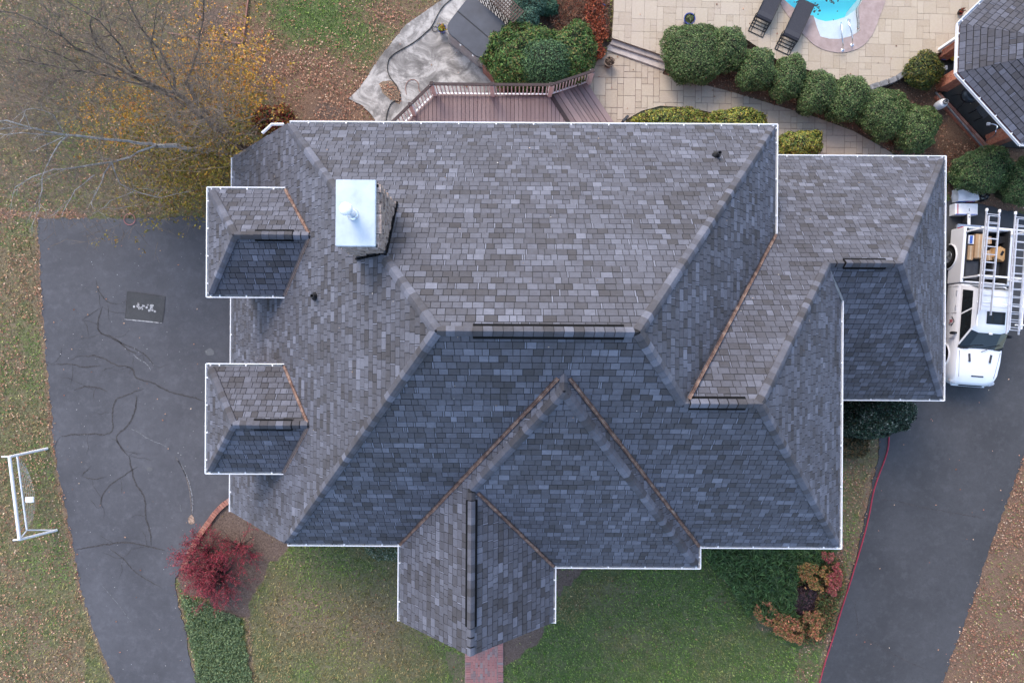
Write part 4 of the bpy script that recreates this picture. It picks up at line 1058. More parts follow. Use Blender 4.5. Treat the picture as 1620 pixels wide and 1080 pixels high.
# ---------------------------------------------------------------- wooden deck with railing and stairs
deck = empty('wooden_deck', px(775, 170, 0), 0, 'brown composite deck with white railing and corner stairs behind the house', 'deck')
ZD = .85
DP = [(p.x, p.y) for p in pxs([(600, 228), (689, 149.5), (872, 152), (880, 165), (912, 215), (912, 240), (600, 240)], ZD)]
if area(DP) < 0: DP = DP[::-1]
xv = min(p[0] for p in DP); bw = .142
while xv < max(p[0] for p in DP):
    q = clip_rect(DP, xv+.007, xv+bw-.007, -99, 99)
    if len(q) >= 3 and abs(area(q)) > .01: child(MB().prism(q, ZD-.03, ZD).build('deck_board', DECK, None), deck)
    xv += bw
child(MB().prism([(p[0], p[1]) for p in DP], ZD-.25, ZD-.04).build('joist_frame', RAILBR, None), deck)
# trim board along the stair head
child(MB().bar(px(873, 153, ZD+.003), px(905, 203, ZD+.003), .14, .02).build('edge_board', RAILBR, None), deck)
edges = [((874, 152), (912, 212)), ((890, 144), (935, 212)), ((900, 139), (949, 212)), ((911, 134), (962, 212)), ((927, 129), (984, 212))]
for k in range(4):
    (a0, a1), (b0, b1) = edges[k], edges[k+1]; z = ZD-.17*(k+1)
    q = [px(*a0, z), px(*a1, z), px(*b1, z), px(*b0, z)]; ext = (q[0]-q[3]).normalized()*.03
    for f0, f1 in ((.03, .49), (.53, 1.0)):
        w4 = [q[0].lerp(q[3], f0), q[1].lerp(q[2], f0), q[1].lerp(q[2], f1), q[0].lerp(q[3], f1)]
        s = MB().prism([(p.x, p.y) for p in w4], z-.03, z).build('stair_tread', DECK, None, bevel=.004); child(s, deck)
    child(MB().prism([(q[0].x+ext.x, q[0].y+ext.y), (q[1].x+ext.x, q[1].y+ext.y), (q[2].x-.03, q[2].y-.02), (q[3].x-.03, q[3].y-.02)], -.02, z-.035).build('stair_base', RAILBR, None), deck)
RZ = 1.80
rp = [((594, 219), RZ), ((683, 133), RZ), ((778, 134), RZ), ((872, 134.5), RZ), ((937, 113), 1.15)]
pts = [px(*p, z) for p, z in rp]
for i, (p, q) in enumerate(zip(pts[:-1], pts[1:])):
    child(MB().bar(p, q, .10, .035).build('hand_rail', RAILBR, None, bevel=.006), deck)
    lo0, lo1 = p-Vector((0, 0, .86)), q-Vector((0, 0, .86)); child(MB().bar(lo0, lo1, .05, .05).build('bottom_rail', TRIM, None), deck)
    hi0, hi1 = p-Vector((0, 0, .06)), q-Vector((0, 0, .06)); child(MB().bar(hi0, hi1, .04, .05).build('top_rail', TRIM, None), deck)
    L = (q-p).length; n_ = int(L/.125)
    for k in range(1, n_):
        a_ = p.lerp(q, k/n_); child(MB().box((a_.x, a_.y, a_.z-.46), (.038, .038, .78)).build('baluster', TRIM, None), deck)
postp = [p for p in pts[1:]]+[pts[0].lerp(pts[1], .62)]
for i, p in enumerate(postp):
    top = p.z+.06; bot = ZD if i != 3 else .1
    child(MB().box((p.x, p.y, (top-.03+bot-.1)/2), (.14, .14, top-.03-bot+.1)).build('post', TRIM, None, bevel=.006), deck)
    child(MB().box((p.x, p.y, top-.015), (.14, .14, .04)).build('post_cap', RAILBR, None, bevel=.015), deck)
# brick planter wall below the tub
pw = empty('planter_wall', px(790, 128, 0), 0, 'brick planter wall wedge below the hot tub beside the deck railing', 'wall')
a_, b_, c_ = px(768, 97, .75), px(766, 127, .75), px(800, 133, .75)
for p, q in ((a_, c_),):
    d = (q-p).normalized(); s = Vector((-d.y, d.x, 0)); w_ = .11
    child(MB().prism([((p-s*w_).x, (p-s*w_).y), ((q-s*w_).x, (q-s*w_).y), ((q+s*w_).x, (q+s*w_).y), ((p+s*w_).x, (p+s*w_).y)], 0, .72).build('wall_core', MORTAR, None), pw)
    brick_top(p, q, 0, .73, 2, pw)
    for r_ in range(9):
        t_ = .1 if r_ % 2 else 0
        while t_ < (q-p).length-.1:
            cc = p+d*(t_+.1)-s*(w_+.012); o = bpy.data.objects.new('brick', brm); C.objects.link(o); o.location = (cc.x, cc.y, .05+r_*.072); o.rotation_euler = (0, 0, math.atan2(d.y, d.x)); child2(o, pw); t_ += .205

# hot tub
tub = empty('hot_tub', px(752, 52, 0), 0, 'square hot tub with folding dark gray vinyl cover on the concrete patio', 'hot tub')
zt = .95
# cover outline from the photograph at its height
cc = [px(735, -8, zt), px(702, 46, zt), px(762, 97, zt), px(805, 42, zt)]
cc[0] = cc[1]+(cc[3]-cc[2])
def round_poly(P, r, n=6):
    out = []
    for i in range(len(P)):
        a_, b_, c_ = P[i-1], P[i], P[(i+1) % len(P)]
        u = (a_-b_).normalized(); v = (c_-b_).normalized(); p0, p1 = b_+u*r, b_+v*r
        for k in range(n+1):
            t_ = k/n; q = p0*(1-t_)**2+b_*2*t_*(1-t_)+p1*t_**2; out.append(q)
    return out
inner = round_poly([c*.965+sum(cc, Vector())/4*.035 for c in cc], .30)
child(MB().prism([(p.x, p.y) for p in inner], .03, zt-.08).build('cabinet', VINYLP, None, bevel=.02), tub)
for k in range(26):
    t_ = k/26; q = cc[1].lerp(cc[2], .08+.84*t_)
    child(MB().box((q.x+.015, q.y+.015, (zt-.1)/2), (.02, .02, zt-.15), rz=R(-40)).build('cabinet_slat', simple('slat_gray', (.48, .46, .46), .7) if k == 0 else MATS.get('slat_gray') or bpy.data.materials['slat_gray'], None), tub)
mid1, mid2 = cc[0].lerp(cc[1], .5), cc[3].lerp(cc[2], .5)
# fold runs from the left edge to the right edge of the tub, two rigid halves with a small crown
full_c = round_poly(cc, .36)
dirm = (mid2-mid1).normalized(); nrm = Vector((-dirm.y, dirm.x, 0))
def half(sgn):
    L = [((p-mid1).dot(dirm), (p-mid1).dot(nrm)) for p in full_c]
    if area(L) < 0: L = L[::-1]
    q = clip_halfplane(L, 1, .012 if sgn > 0 else -.012, sgn < 0)
    return [mid1+dirm*a_+nrm*b_ for a_, b_ in q], q
for sgn in (1, -1):
    P, q = half(sgn); n_ = len(P); b = MB(); top = []
    for p, (u_, v_) in zip(P, q): top.append((p.x, p.y, zt+.035-.03*min(1, abs(v_)/1.0)))
    b.add([(p.x, p.y, zt-.07) for p in P]+top, [tuple(range(n_))[::-1], tuple(range(n_, 2*n_))]+[(i, (i+1) % n_, n_+(i+1) % n_, n_+i) for i in range(n_)])
    child(b.build('cover_half', VINYL, None, bevel=.012), tub)
child(MB().bar(mid1+Vector((0, 0, zt*0+.022)), mid2+Vector((0, 0, .022)), .055, .012).build('fold_strip', simple('fold_dark', (.02, .022, .026), .6), None), tub)
for t_ in (.45, .78):
    q = cc[1].lerp(cc[2], t_); child(MB().box((q.x-.02, q.y-.02, zt-.10), (.06, .03, .08), rz=R(-40)).build('strap_buckle', PAPER, None), tub)
# lattice screen beyond the tub
la = empty('lattice_screen', px(790, 14, 0), 0, 'brown wooden lattice screen standing behind the hot tub', 'lattice')
p, q = px(760, -14, 1.4), px(812, 36, 1.4); d = (q-p).normalized(); s = Vector((-d.y, d.x, 0)); L = (q-p).length
LAT = simple('weathered_lattice', (.10, .07, .055), .9)
for k in range(11):
    for e in (0, 1):
        a_ = p+d*L*k/10; child(MB().bar(a_+s*(.0+.03*e)-Vector((0, 0, 1.2)), a_+s*.55*0+d*(.3 if e else -.3)+Vector((0, 0, 0))+s*(.03*e), .03, .01).build('lattice_strip', LAT, None), la)
for k in range(6): child(MB().bar(p+s*(.10*k)+Vector((0, 0, .02)), q+s*(.10*k)+Vector((0, 0, .02)), .035, .02).build('lattice_strip', LAT, None), la)
for k in range(18): child(MB().bar(p+d*L*k/17+Vector((0, 0, .04)), p+d*L*k/17+s*.5+Vector((0, 0, .04)), .035, .02).build('lattice_strip', LAT, None), la)

# pots
def pot(loc, r, h, mat, label, col, cat='planter', n=90, leafy=.14):
    t_ = empty('plant_pot', loc, 0, label, cat)
    MB().lathe((0, 0, 0), [(r*.7, 0), (r*.95, h*.7), (r*1.05, h*.93), (r*1.08, h), (r*.92, h), (r*.9, h*.8)], 24).build('pot', mat, t_, smooth=True)
    MB().lathe((0, 0, h*.8), [(r*.9, 0), (r*.88, .02)], 20).build('soil', SOIL, t_)
    P = rng.normal(0, r*.42, (n, 3)); P[:, 2] = h*.85+np.abs(rng.normal(0, .08, n)); Nn = rng.normal(0, .6, (n, 3)); Nn[:, 2] += 1
    np_mesh('foliage', cards(P, Nn, rng.uniform(.05, leafy, n), .35), 4, LEAF, pal(col, n), t_)
pot(px(1087, 37, ZU), .19, .36, BLUEPOT, 'blue glazed pot with trailing green plant by the big hedge', [(90, 110, 60), (60, 80, 45), (120, 115, 80)])
pot(px(700, 50, .03), .15, .26, BLUEPOT, 'small dark pot of orange and green flowers at the hot tub corner', [(190, 100, 40), (120, 140, 60), (90, 110, 50), (160, 140, 50)])
pot(px(962, 103, .04), .17, .32, TERRA, 'weathered clay pot of dead twigs on the walkway below the patio steps', [(110, 90, 75), (80, 65, 55), (130, 110, 90)])
pot(px(1517, 21, ZU), .09, .12, BLACK, 'tiny dark pot with red leaves on the patio near the pool house roof', [(60, 60, 45), (160, 70, 50)])

# loungers
def lounger(c, ang, label):
    t_ = empty('sun_lounger', c, ang, label, 'sun lounger', 'sun loungers beside the pool')
    L, w_ = 1.36, .56
    for sx in (-1, 1):
        x = sx*w_/2
        MB().tube([(x, L/2, .34), (x, -L/2+.04, .36), (x, -L/2-.02, .33), (x*1.0, -L/2-.24, .02)], .018, 6).build('side_rail', BLACK, t_)
        MB().tube([(x, L/2-.1, .34), (x, L/2+.0, .02)], .018, 6).build('leg', BLACK, t_)
        MB().tube([(x, -L/2-.44, .015), (x, -L/2+.2, .015), (x, -L/2+.12, .34)], .016, 6).build('leg', BLACK, t_)
        MB().tube([(x*.7, -L/2-.44, .015), (x*.7, -L/2+.1, .015)], .012, 6).build('slide_rail', BLACK, t_)
    for yy in (-L/2-.44, -L/2-.24, -L/2-.12, -L/2+.0): MB().tube([(-w_/2, yy, .02), (w_/2, yy, .02)], .014, 6).build('cross_bar', BLACK, t_)
    b = MB(); pr = [(L/2, .36), (L*.1, .35), (-L*.35, .36), (-L/2+.02, .40), (-L/2-.05, .36), (-L/2-.06, .30)]
    for s_, zz_ in pr: b.v += [(-w_/2+.01, s_, zz_), (w_/2-.01, s_, zz_)]
    for s_, zz_ in pr: b.v += [(-w_/2+.01, s_, zz_-.02), (w_/2-.01, s_, zz_-.02)]
    n_ = len(pr)
    for i in range(n_-1): b.f += [(2*i, 2*i+2, 2*i+3, 2*i+1), (2*n_+2*i, 2*n_+2*i+1, 2*n_+2*i+3, 2*n_+2*i+2), (2*i, 2*n_+2*i, 2*n_+2*i+2, 2*i+2), (2*i+1, 2*i+3, 2*n_+2*i+3, 2*n_+2*i+1)]
    b.build('sling', SLING, t_)
a_, b_ = px(1251.5, 58, ZU+.36), px(1270.5, 17, ZU+.36); dd = (b_-a_).normalized(); an = math.atan2(-dd.x, dd.y)
c = a_+dd*.68; c.z = ZU+.005; lounger(c, an, 'black sling sun lounger closest to the pool edge')
a2 = px(1209, 29, ZU+.36); c = a2+dd*.68; c.z = ZU+.005; lounger(c, an, 'black sling sun lounger farther from the pool, cut by the top edge')

# ---------------------------------------------------------------- pickup truck
tc = Vector((16.12, 1.2, .014)); trk = empty('pickup_truck', tc, R(-4.3), 'white crew cab pickup truck with ladder rack parked beside the garage', 'pickup truck')
HWD = .84
def loft(secs, mat, name, smooth=True, caps=True):
    b = MB(); n = len(secs[0])
    for s in secs: b.v += [tuple(p) for p in s]
    for i in range(len(secs)-1):
        for k in range(n): k2 = (k+1) % n; b.f.append((i*n+k, i*n+k2, (i+1)*n+k2, (i+1)*n+k))
    if caps: b.f += [tuple(range(n))[::-1], tuple(range((len(secs)-1)*n, len(secs)*n))]
    return b.build(name, mat, trk, smooth=smooth)
def sec(y, hw, ztop, crown=.03, zb=.38):
    pts = [(-hw+.06, zb), (-hw, zb+.12), (-hw-.005, .72), (-hw+.01, ztop-.10), (-hw+.09, ztop), (-hw*.5, ztop+crown), (0, ztop+crown*1.2)]
    pts += [(-x, z) for x, z in pts[:-1][::-1]]
    return [(x, y, z) for x, z in pts]
loft([sec(-2.74, .50, .72, .02, .42), sec(-2.70, .62, .86, .02, .36), sec(-2.58, .74, .96, .03), sec(-2.35, .80, 1.04, .04), sec(-1.9, HWD, 1.09, .05), sec(-1.5, HWD, 1.12, .05), sec(-1.0, HWD, 1.12, .02), sec(.72, HWD, 1.12, .02)], TRUCKW, 'body')
# bed
bed = MB()
for sx in (-1, 1): bed.box((sx*(HWD-.045), 1.72, .78), (.10, 1.92, .72))
bed.box((0, 2.66, .80), (2*HWD-.1, .06, .60)); bed.box((0, .80, .80), (2*HWD-.2, .06, .66))
bedo = bed.build('cargo_bed', TRUCKW, trk, bevel=.02)
MB().box((0, 1.72, .50), (2*HWD-.2, 1.84, .06)).build('bed_floor', BEDL, bedo)
for sx in (-1, 1): MB().box((sx*(HWD-.12), 1.72, .84), (.05, 1.82, .60)).build('bed_liner', BEDL, bedo)
# greenhouse
def gh(y0b, y1b, hwb, zb, y0t, y1t, hwt, zt_, mat, name):
    n = 6
    low = [(-hwb, y1b, zb), (-hwb, y0b+.12, zb), (-hwb*.6, y0b, zb), (hwb*.6, y0b, zb), (hwb, y0b+.12, zb), (hwb, y1b, zb)]
    top = [(-hwt, y1t, zt_), (-hwt, y0t+.08, zt_), (-hwt*.6, y0t, zt_), (hwt*.6, y0t, zt_), (hwt, y0t+.08, zt_), (hwt, y1t, zt_)]
    m2 = [tuple(a_*.18+b_*.82 for a_, b_ in zip(l_, t2)) for l_, t2 in zip(low, top)]
    crown = [(x*.86, y*.93+.02, zt_+.04) for x, y, _ in top]
    return low, m2, crown
low, mid_, crown = gh(-1.52, .68, .77, 1.12, -.78, .52, .60, 1.66, None, None)
b = MB(); b.v = low+mid_+crown; n = 6
for k in range(n):
    k2 = (k+1) % n; b.f += [(k, k2, n+k2, n+k), (n+k, n+k2, 2*n+k2, 2*n+k)]
b.f.append(tuple(range(2*n, 3*n))); b.f = [f[::-1] for f in b.f]
b.build('cab', TRUCKW, trk, smooth=True, bevel=.015)
def lerp3(a_, b_, t_): return tuple(a_[i]+(b_[i]-a_[i])*t_ for i in range(3))
def panel(P, off, mat, name, parent=trk, th=.012):
    P = [Vector(p) for p in P]; n_ = (P[1]-P[0]).cross(P[2]-P[0]).normalized(); c_ = sum(P, Vector())/len(P)
    if n_.dot(c_-Vector((0, -.3, .9))) < 0: n_ = -n_
    T = [p+n_*off for p in P]; Bm = [p+n_*(off-th) for p in P]; k = len(P)
    return MB().add(T+Bm, [tuple(range(k)), tuple(range(k, 2*k))[::-1]]+[(i, (i+1) % k, k+(i+1) % k, k+i) for i in range(k)]).build(name, mat, parent)
# windshield: three facets following the cab nose
wsb = []
for (i, j) in ((1, 2), (2, 3), (3, 4)):
    l0, l1, m0, m1 = Vector(low[i]), Vector(low[j]), Vector(mid_[i]), Vector(mid_[j])
    e0 = .07 if i == 1 else 0; e1 = .07 if j == 4 else 0
    q = [l0.lerp(l1, e0).lerp(m0.lerp(m1, e0), .06), l0.lerp(l1, 1-e1).lerp(m0.lerp(m1, 1-e1), .06), l0.lerp(l1, 1-e1).lerp(m0.lerp(m1, 1-e1), .97), l0.lerp(l1, e0).lerp(m0.lerp(m1, e0), .97)]
    panel(q, .010, GLASS, 'windshield')
    q2 = [l0.lerp(l1, 0)+Vector((0, -.05, .0)), l1+Vector((0, -.05, 0)), l1.lerp(m1, .08), l0.lerp(m0, .08)]; panel(q2, .014, BLACK, 'wiper_cowl')
for s, (a_, b_) in ((-1, (0, 1)), (1, (5, 4))):
    l0, l1, m0, m1 = Vector(low[a_]), Vector(low[b_]), Vector(mid_[a_]), Vector(mid_[b_])
    for t0, t1 in ((.07, .47), (.50, .965)):
        q = [l0.lerp(l1, t0).lerp(m0.lerp(m1, t0), .12), l0.lerp(l1, t1).lerp(m0.lerp(m1, t1), .12), l0.lerp(l1, t1*.98).lerp(m0.lerp(m1, t1*.98), .93), l0.lerp(l1, t0).lerp(m0.lerp(m1, t0), .93)]
        panel(q, .008, GLASS, 'side_window')
panel([(-.55, .69, 1.2), (.55, .69, 1.2), (.50, .56, 1.56), (-.50, .56, 1.56)], .01, GLASS, 'rear_window')
MB().box((.06, -.42, 1.712), (.62, .42, .02)).build('sunroof', GLASS, trk, bevel=.008)
for sx in (-1, 1):
    mr = MB().box((sx*(HWD+.12), -.98, 1.12), (.15, .10, .20)).build('wing_mirror', BLACK if sx < 0 else BLACK, trk, bevel=.03)
    MB().bar((sx*(HWD-.02), -.96, 1.10), (sx*(HWD+.07), -.97, 1.10), .06, .05).build('mirror_arm', BLACK, mr)
    for yy in (-1.72, 1.72):
        cx_ = sx*(HWD-.09)
        tw = MB(); tw.tube([(cx_-.11, yy, .37), (cx_-.09, yy, .37), (cx_+.09, yy, .37), (cx_+.11, yy, .37)], [.30, .37, .37, .30], 28)
        wh = tw.build('wheel', RUBBER, trk, smooth=True)
        o2 = MB(); xo = cx_+sx*.112; o2.tube([(xo-sx*.02, yy, .37), (xo+sx*.004, yy, .37)], [.23, .21], 24); o2.build('rim', RIM, wh, smooth=True)
        sp = MB()
        for k in range(6): a_ = k*math.pi/3; sp.bar((xo+sx*.01, yy, .37), (xo+sx*.01, yy+math.cos(a_)*.20, .37+math.sin(a_)*.20), .05, .02)
        sp.build('spoke', RIM, wh)
        # arch as a dark opening framed by a lip
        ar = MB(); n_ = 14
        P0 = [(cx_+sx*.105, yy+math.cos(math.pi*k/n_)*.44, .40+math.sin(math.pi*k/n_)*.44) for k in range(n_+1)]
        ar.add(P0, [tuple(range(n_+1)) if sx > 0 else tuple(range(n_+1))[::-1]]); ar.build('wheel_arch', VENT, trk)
        MB().tube([(p[0]+sx*.005, p[1], p[2]) for p in P0], .022, 6).build('arch_lip', TRUCKW, trk)
    MB().box((sx*.66, -2.63, .80), (.24, .12, .16), rz=sx*.35).build('headlight', simple('lamp_glass_%d' % (sx+1), (.45, .47, .5), .12, 0, .1), trk, bevel=.03)
    MB().box((sx*(HWD-.07), 2.665, .88), (.13, .07, .30)).build('tail_lamp', REDL, trk, bevel=.015)
    MB().box((sx*.36, -1.78, 1.170), (.07, .28, .022), rz=-sx*.12).build('hood_vent', DGRAY, trk, bevel=.006)
    for yy in (-.10, .42): MB().box((sx*(HWD+.008), yy, 1.0), (.03, .16, .035)).build('door_handle', simple('chrome_handle', (.6, .6, .62), .3, .6) if yy < 0 else bpy.data.materials['chrome_handle'], trk, bevel=.008)
    for yy in (-1.16, -.28, .64): MB().box((sx*(HWD+.001), yy, .74), (.006, .010, .62)).build('door_seam', BLACK, trk)
MB().box((.02, -2.40, 1.066), (.42, .05, .03)).build('hood_scoop', BLACK, trk, bevel=.008)
MB().box((0, -2.70, .62), (1.25, .16, .16)).build('front_bumper', TRUCKW, trk, bevel=.05)
MB().box((0, -2.745, .76), (.80, .04, .14)).build('grille', BLACK, trk, bevel=.02)
MB().box((0, 2.78, .52), (1.5, .18, .16)).build('rear_bumper', simple('chrome_bumper', (.5, .5, .52), .25, .8), trk, bevel=.03)
MB().tube([(.55, -1.05, 1.6), (.55, -1.04, 1.62)], .01, 5).build('antenna_base', BLACK, trk)
# door emblem: house outline and letter R
em = MB(); xs_ = -HWD-.014
def emb(pts, w_):
    for a_, b_ in zip(pts[:-1], pts[1:]): em.bar((xs_, a_[0], a_[1]), (xs_, b_[0], b_[1]), .006, w_)
emb([(-.72, .83), (-.56, .98), (-.40, .83)], .028); emb([(-.67, .86), (-.67, .70)], .02)
em.build('roof_emblem', BLACK, trk)
cu = bpy.data.curves.new('letter', 'FONT'); cu.body = 'R'; cu.size = .24; cu.extrude = .003; cu.align_x = 'CENTER'
to = bpy.data.objects.new('letter', cu); C.objects.link(to); bpy.context.view_layer.update()
me = bpy.data.meshes.new_from_object(to.evaluated_get(bpy.context.evaluated_depsgraph_get())); bpy.data.objects.remove(to)
me.name = 'letter_mark'
if me.materials: me.materials.clear()
lo = link('letter_mark', me, REDP, trk); lo.matrix_local = Matrix.Translation((xs_-.004, -.56, .72)) @ Matrix(((0, 0, -1, 0), (-1, 0, 0, 0), (0, 1, 0, 0), (0, 0, 0, 1)))
MB().tube([(-.62, -1.50, 1.20), (-.30, -1.36, 1.26), (.02, -1.36, 1.29)], .010, 5).build('wiper', BLACK, trk); MB().tube([(.0, -1.56, 1.20), (.34, -1.38, 1.27), (.58, -1.30, 1.29)], .010, 5).build('wiper', BLACK, trk)
for sx in (-1, 1): MB().bar((sx*.60, -2.45, 1.045), (sx*.70, -1.55, 1.135), .008, .012).build('hood_seam', DGRAY, trk)
for yy in (-.05, .3, .5): MB().box((0, yy, 1.715), (.95, .010, .008)).build('roof_rib', simple('shade_line_%d' % int(yy*100), (.45, .45, .46), .5), trk)
MB().box((.0, -.95, 1.60), (.10, .05, .03)).build('mirror_mount', PAPER, trk)
# ladder rack
rk = MB(); 
for sx in (-1, 1):
    for yy in (2.5, .92): rk.bar((sx*(HWD-.06), yy, 1.1), (sx*(HWD-.10), yy, 1.98), .05, .05)
    rk.bar((sx*(HWD-.10), 2.5, 1.97), (sx*(HWD-.10), -.75, 1.97), .04, .04)
for yy in (2.5, .92): rk.bar((-HWD, yy, 1.99), (HWD, yy, 1.99), .055, .05)
rk.bar((-HWD+.02, .05, 1.99), (HWD+.1, -.03, 1.99), .045, .04); rk.bar((.5, -.62, 1.99), (1.25, -.58, 1.99), .045, .04)
rk.build('ladder_rack', PAPER, trk, bevel=.006)
def ladder(a_, b_, w_, label, n):
    a_, b_ = Vector(a_), Vector(b_); d = (b_-a_); L = d.length; ang = math.atan2(-d.x, d.y)
    t_ = empty('extension_ladder', a_, ang, label, 'ladder', 'ladders on the truck rack')
    for e, (z0, x0, l0, l1) in enumerate(((0, 0, 0, L), (.07, .035, .12, L-.18))):
        for x in (x0+.0, w_-x0): MB().box((x, (l0+l1)/2, z0), (.024, l1-l0, .06)).build('side_rail', ALU, t_)
    for k in range(n): MB().tube([(.0, .14+k*(L-.25)/(n-1), .0), (w_, .14+k*(L-.25)/(n-1), .0)], .013, 8).build('rung', ALU, t_)
    for k in range(n): MB().tube([(.03, .22+k*(L-.4)/(n-1), .07), (w_-.03, .22+k*(L-.4)/(n-1), .07)], .010, 6).build('rung', ALU, t_)
    for x in (0, w_): MB().box((x, L+.02, .0), (.06, .10, .08)).build('foot', PAPER, t_, bevel=.01)
zl_ = 2.08
ladder(px(1547, 497, zl_), px(1561, 333, zl_), .42, 'aluminium extension ladder on the left of the truck rack, over the cargo boxes', 13)
ladder(px(1592, 528, zl_), px(1606.5, 338, zl_), .40, 'aluminium extension ladder on the outer right edge of the truck rack', 15)
# cargo
def tbox(x0, y0, x1, y1, z0, z1, rz, name, label, mat, cat='box', extra=None):
    c_ = (px(x0, y0, z1)+px(x1, y1, z1))/2; sx, sy = abs(x1-x0)*(D-z1)/F, abs(y1-y0)*(D-z1)/F
    t_ = empty(name, (c_.x, c_.y, z0), rz, label, cat)
    MB().box((0, 0, (z1-z0)/2), (sx, sy, z1-z0)).build('carton' if cat == 'box' else 'shell', mat, t_, bevel=.008)
    if extra: extra(t_, sx, sy, z1-z0)
    return t_
def flap(t_, sx, sy, h): MB().box((0, 0, h+.003), (.05, sy*.96, .004)).build('tape', simple('packing_tape', (.55, .42, .27), .4), t_)
tbox(1543, 370, 1554, 408, .54, .98, R(-4), 'cardboard_box', 'long brown cardboard box upright in the truck bed left of the first ladder', CARD, extra=flap)
tbox(1532, 372, 1541, 386, .54, .95, R(-4), 'product_carton', 'narrow white and blue carton in the rear left corner of the truck bed', PAPER, extra=lambda t_, sx, sy, h: MB().box((0, 0, h+.003), (sx*.5, sy*.9, .004)).build('print_panel', BLUEP, t_))
tbox(1531, 388, 1540, 411, .54, .92, R(-4), 'cardboard_box', 'small pale cardboard box along the left bed wall below the blue carton', CARD, extra=flap)
tbox(1560, 374, 1569, 386, .54, .9, R(2), 'cardboard_box', 'little cardboard box seen between the rungs of the left ladder', CARD, extra=flap)
tbox(1560, 396, 1569, 412, .54, .9, R(8), 'cardboard_box', 'open pale cardboard box under the lower rungs above the dark mat', CARD, extra=flap)
tbox(1577, 392, 1593, 411, .54, 1.02, R(-28), 'cardboard_box', 'tilted orange tan cardboard box between the two ladders', simple('cardboard_orange', (.55, .33, .15), .85), extra=lambda t_, sx, sy, h: MB().box((0, .02, h+.003), (sx*.25, sy*.4, .004)).build('print_mark', BLACK, t_))
tbox(1577, 374, 1594, 385, .54, .95, R(3), 'black_bin', 'black bin in the rear of the truck bed behind the tilted box', BLACK, 'bin')
b = empty('red_gas_can', px(1583, 388, .56), 0, 'red fuel can in the truck bed above the tilted cardboard box', 'can'); MB().box((0, 0, .2), (.24, .16, .40)).build('can_body', REDP, b, bevel=.05); MB().tube([(.05, 0, .38), (.12, .08, .50)], .02, 6).build('spout', simple('green_nozzle', (.05, .35, .12), .5), b); MB().tube([(-.08, 0, .38), (-.06, 0, .46), (.04, 0, .46), (.05, 0, .38)], .014, 6).build('handle', REDP, b)
tbox(1527, 413, 1547, 441, .54, .80, R(-4), 'tool_chest', 'flat charcoal tool chest at the front left of the truck bed', DGRAY, 'tool chest', extra=lambda t_, sx, sy, h: MB().box((0, -sy*.48, h*.6), (sx*.3, .03, .05)).build('latch', BLACK, t_))
tbox(1569, 416, 1594, 443, .54, .80, R(-4), 'tool_chest', 'flat charcoal tool chest at the front right of the truck bed between the ladders', DGRAY, 'tool chest', extra=lambda t_, sx, sy, h: MB().box((0, -sy*.48, h*.6), (sx*.3, .03, .05)).build('latch', BLACK, t_))
# packages behind the truck
def stripes(t_, sx, sy, h):
    MB().box((-sx*.38, 0, h+.003), (.03, sy*.9, .004)).build('red_stripe', REDP, t_); MB().box((0, -sy*.46, h+.003), (sx*.95, .03, .004)).build('blue_stripe', BLUEP, t_); MB().box((sx*.12, -.02, h+.003), (.02, .1, .004)).build('print_mark', BLACK, t_)
tbox(1511, 322, 1547, 340, .014, .34, R(-1), 'shingle_bundle', 'white wrapped shingle bundle with blue edge nearest the pickup tail', PAPER, 'bundle', extra=stripes)
b = empty('wrapped_bundle', px(1521, 311, .014), R(2), 'crumpled white plastic wrapped bundle beside the hedge', 'bundle')
bm = bmesh.new(); bmesh.ops.create_cube(bm, size=1); bmesh.ops.subdivide_edges(bm, edges=bm.edges, cuts=5, use_grid_fill=True)
for v in bm.verts:
    v.co = Vector((v.co.x*.72, v.co.y*.44, v.co.z*.36+.2)); v.co += Vector((1, 1, 1))*.0; nn = mnoise.noise_vector(v.co*5)*.035; v.co += nn
me = bpy.data.meshes.new('wrapping'); bm.to_mesh(me); bm.free(); link('wrapping', me, PAPER, b)
MB().box((0, -.225, .2), (.66, .02, .06)).build('blue_stripe', BLUEP, b); MB().box((.14, -.24, .2), (.25, .015, .05)).build('red_stripe', REDP, b)
b = empty('black_bag', px(1549, 311, .014), 0, 'black plastic bag heap beside the white wrapped bundle', 'bag')
bm = bmesh.new(); bmesh.ops.create_icosphere(bm, subdivisions=4, radius=1)
for v in bm.verts: v.co = Vector((v.co.x*.2, v.co.y*.2, v.co.z*.17+.15))+mnoise.noise_vector(v.co*3)*.08
me = bpy.data.meshes.new('plastic_sack'); bm.to_mesh(me); bm.free(); link('plastic_sack', me, simple('shiny_black_plastic', (.012, .012, .013), .25, 0, .2, 3, .5), b)
b = empty('white_board', px(1521, 352, .014), 0, 'narrow white board lying between the bundles and the truck tail', 'board'); MB().box((0, 0, .4), (.10, .46, .03)).build('plank', PAPER, b, bevel=.005); MB().box((0, .12, .42), (.03, .03, .02)).build('screw', BLACK, b); MB().box((0, .1, .2), (.06, .3, .38)).build('support', DGRAY, b)
o = MB().bar(px(1520, 296, .06), px(1602, 312, .06), .05, .05).build('garden_stake', BARKD, None); tag(o, 'long dark stake lying under the hedge by the bundles', 'stake')

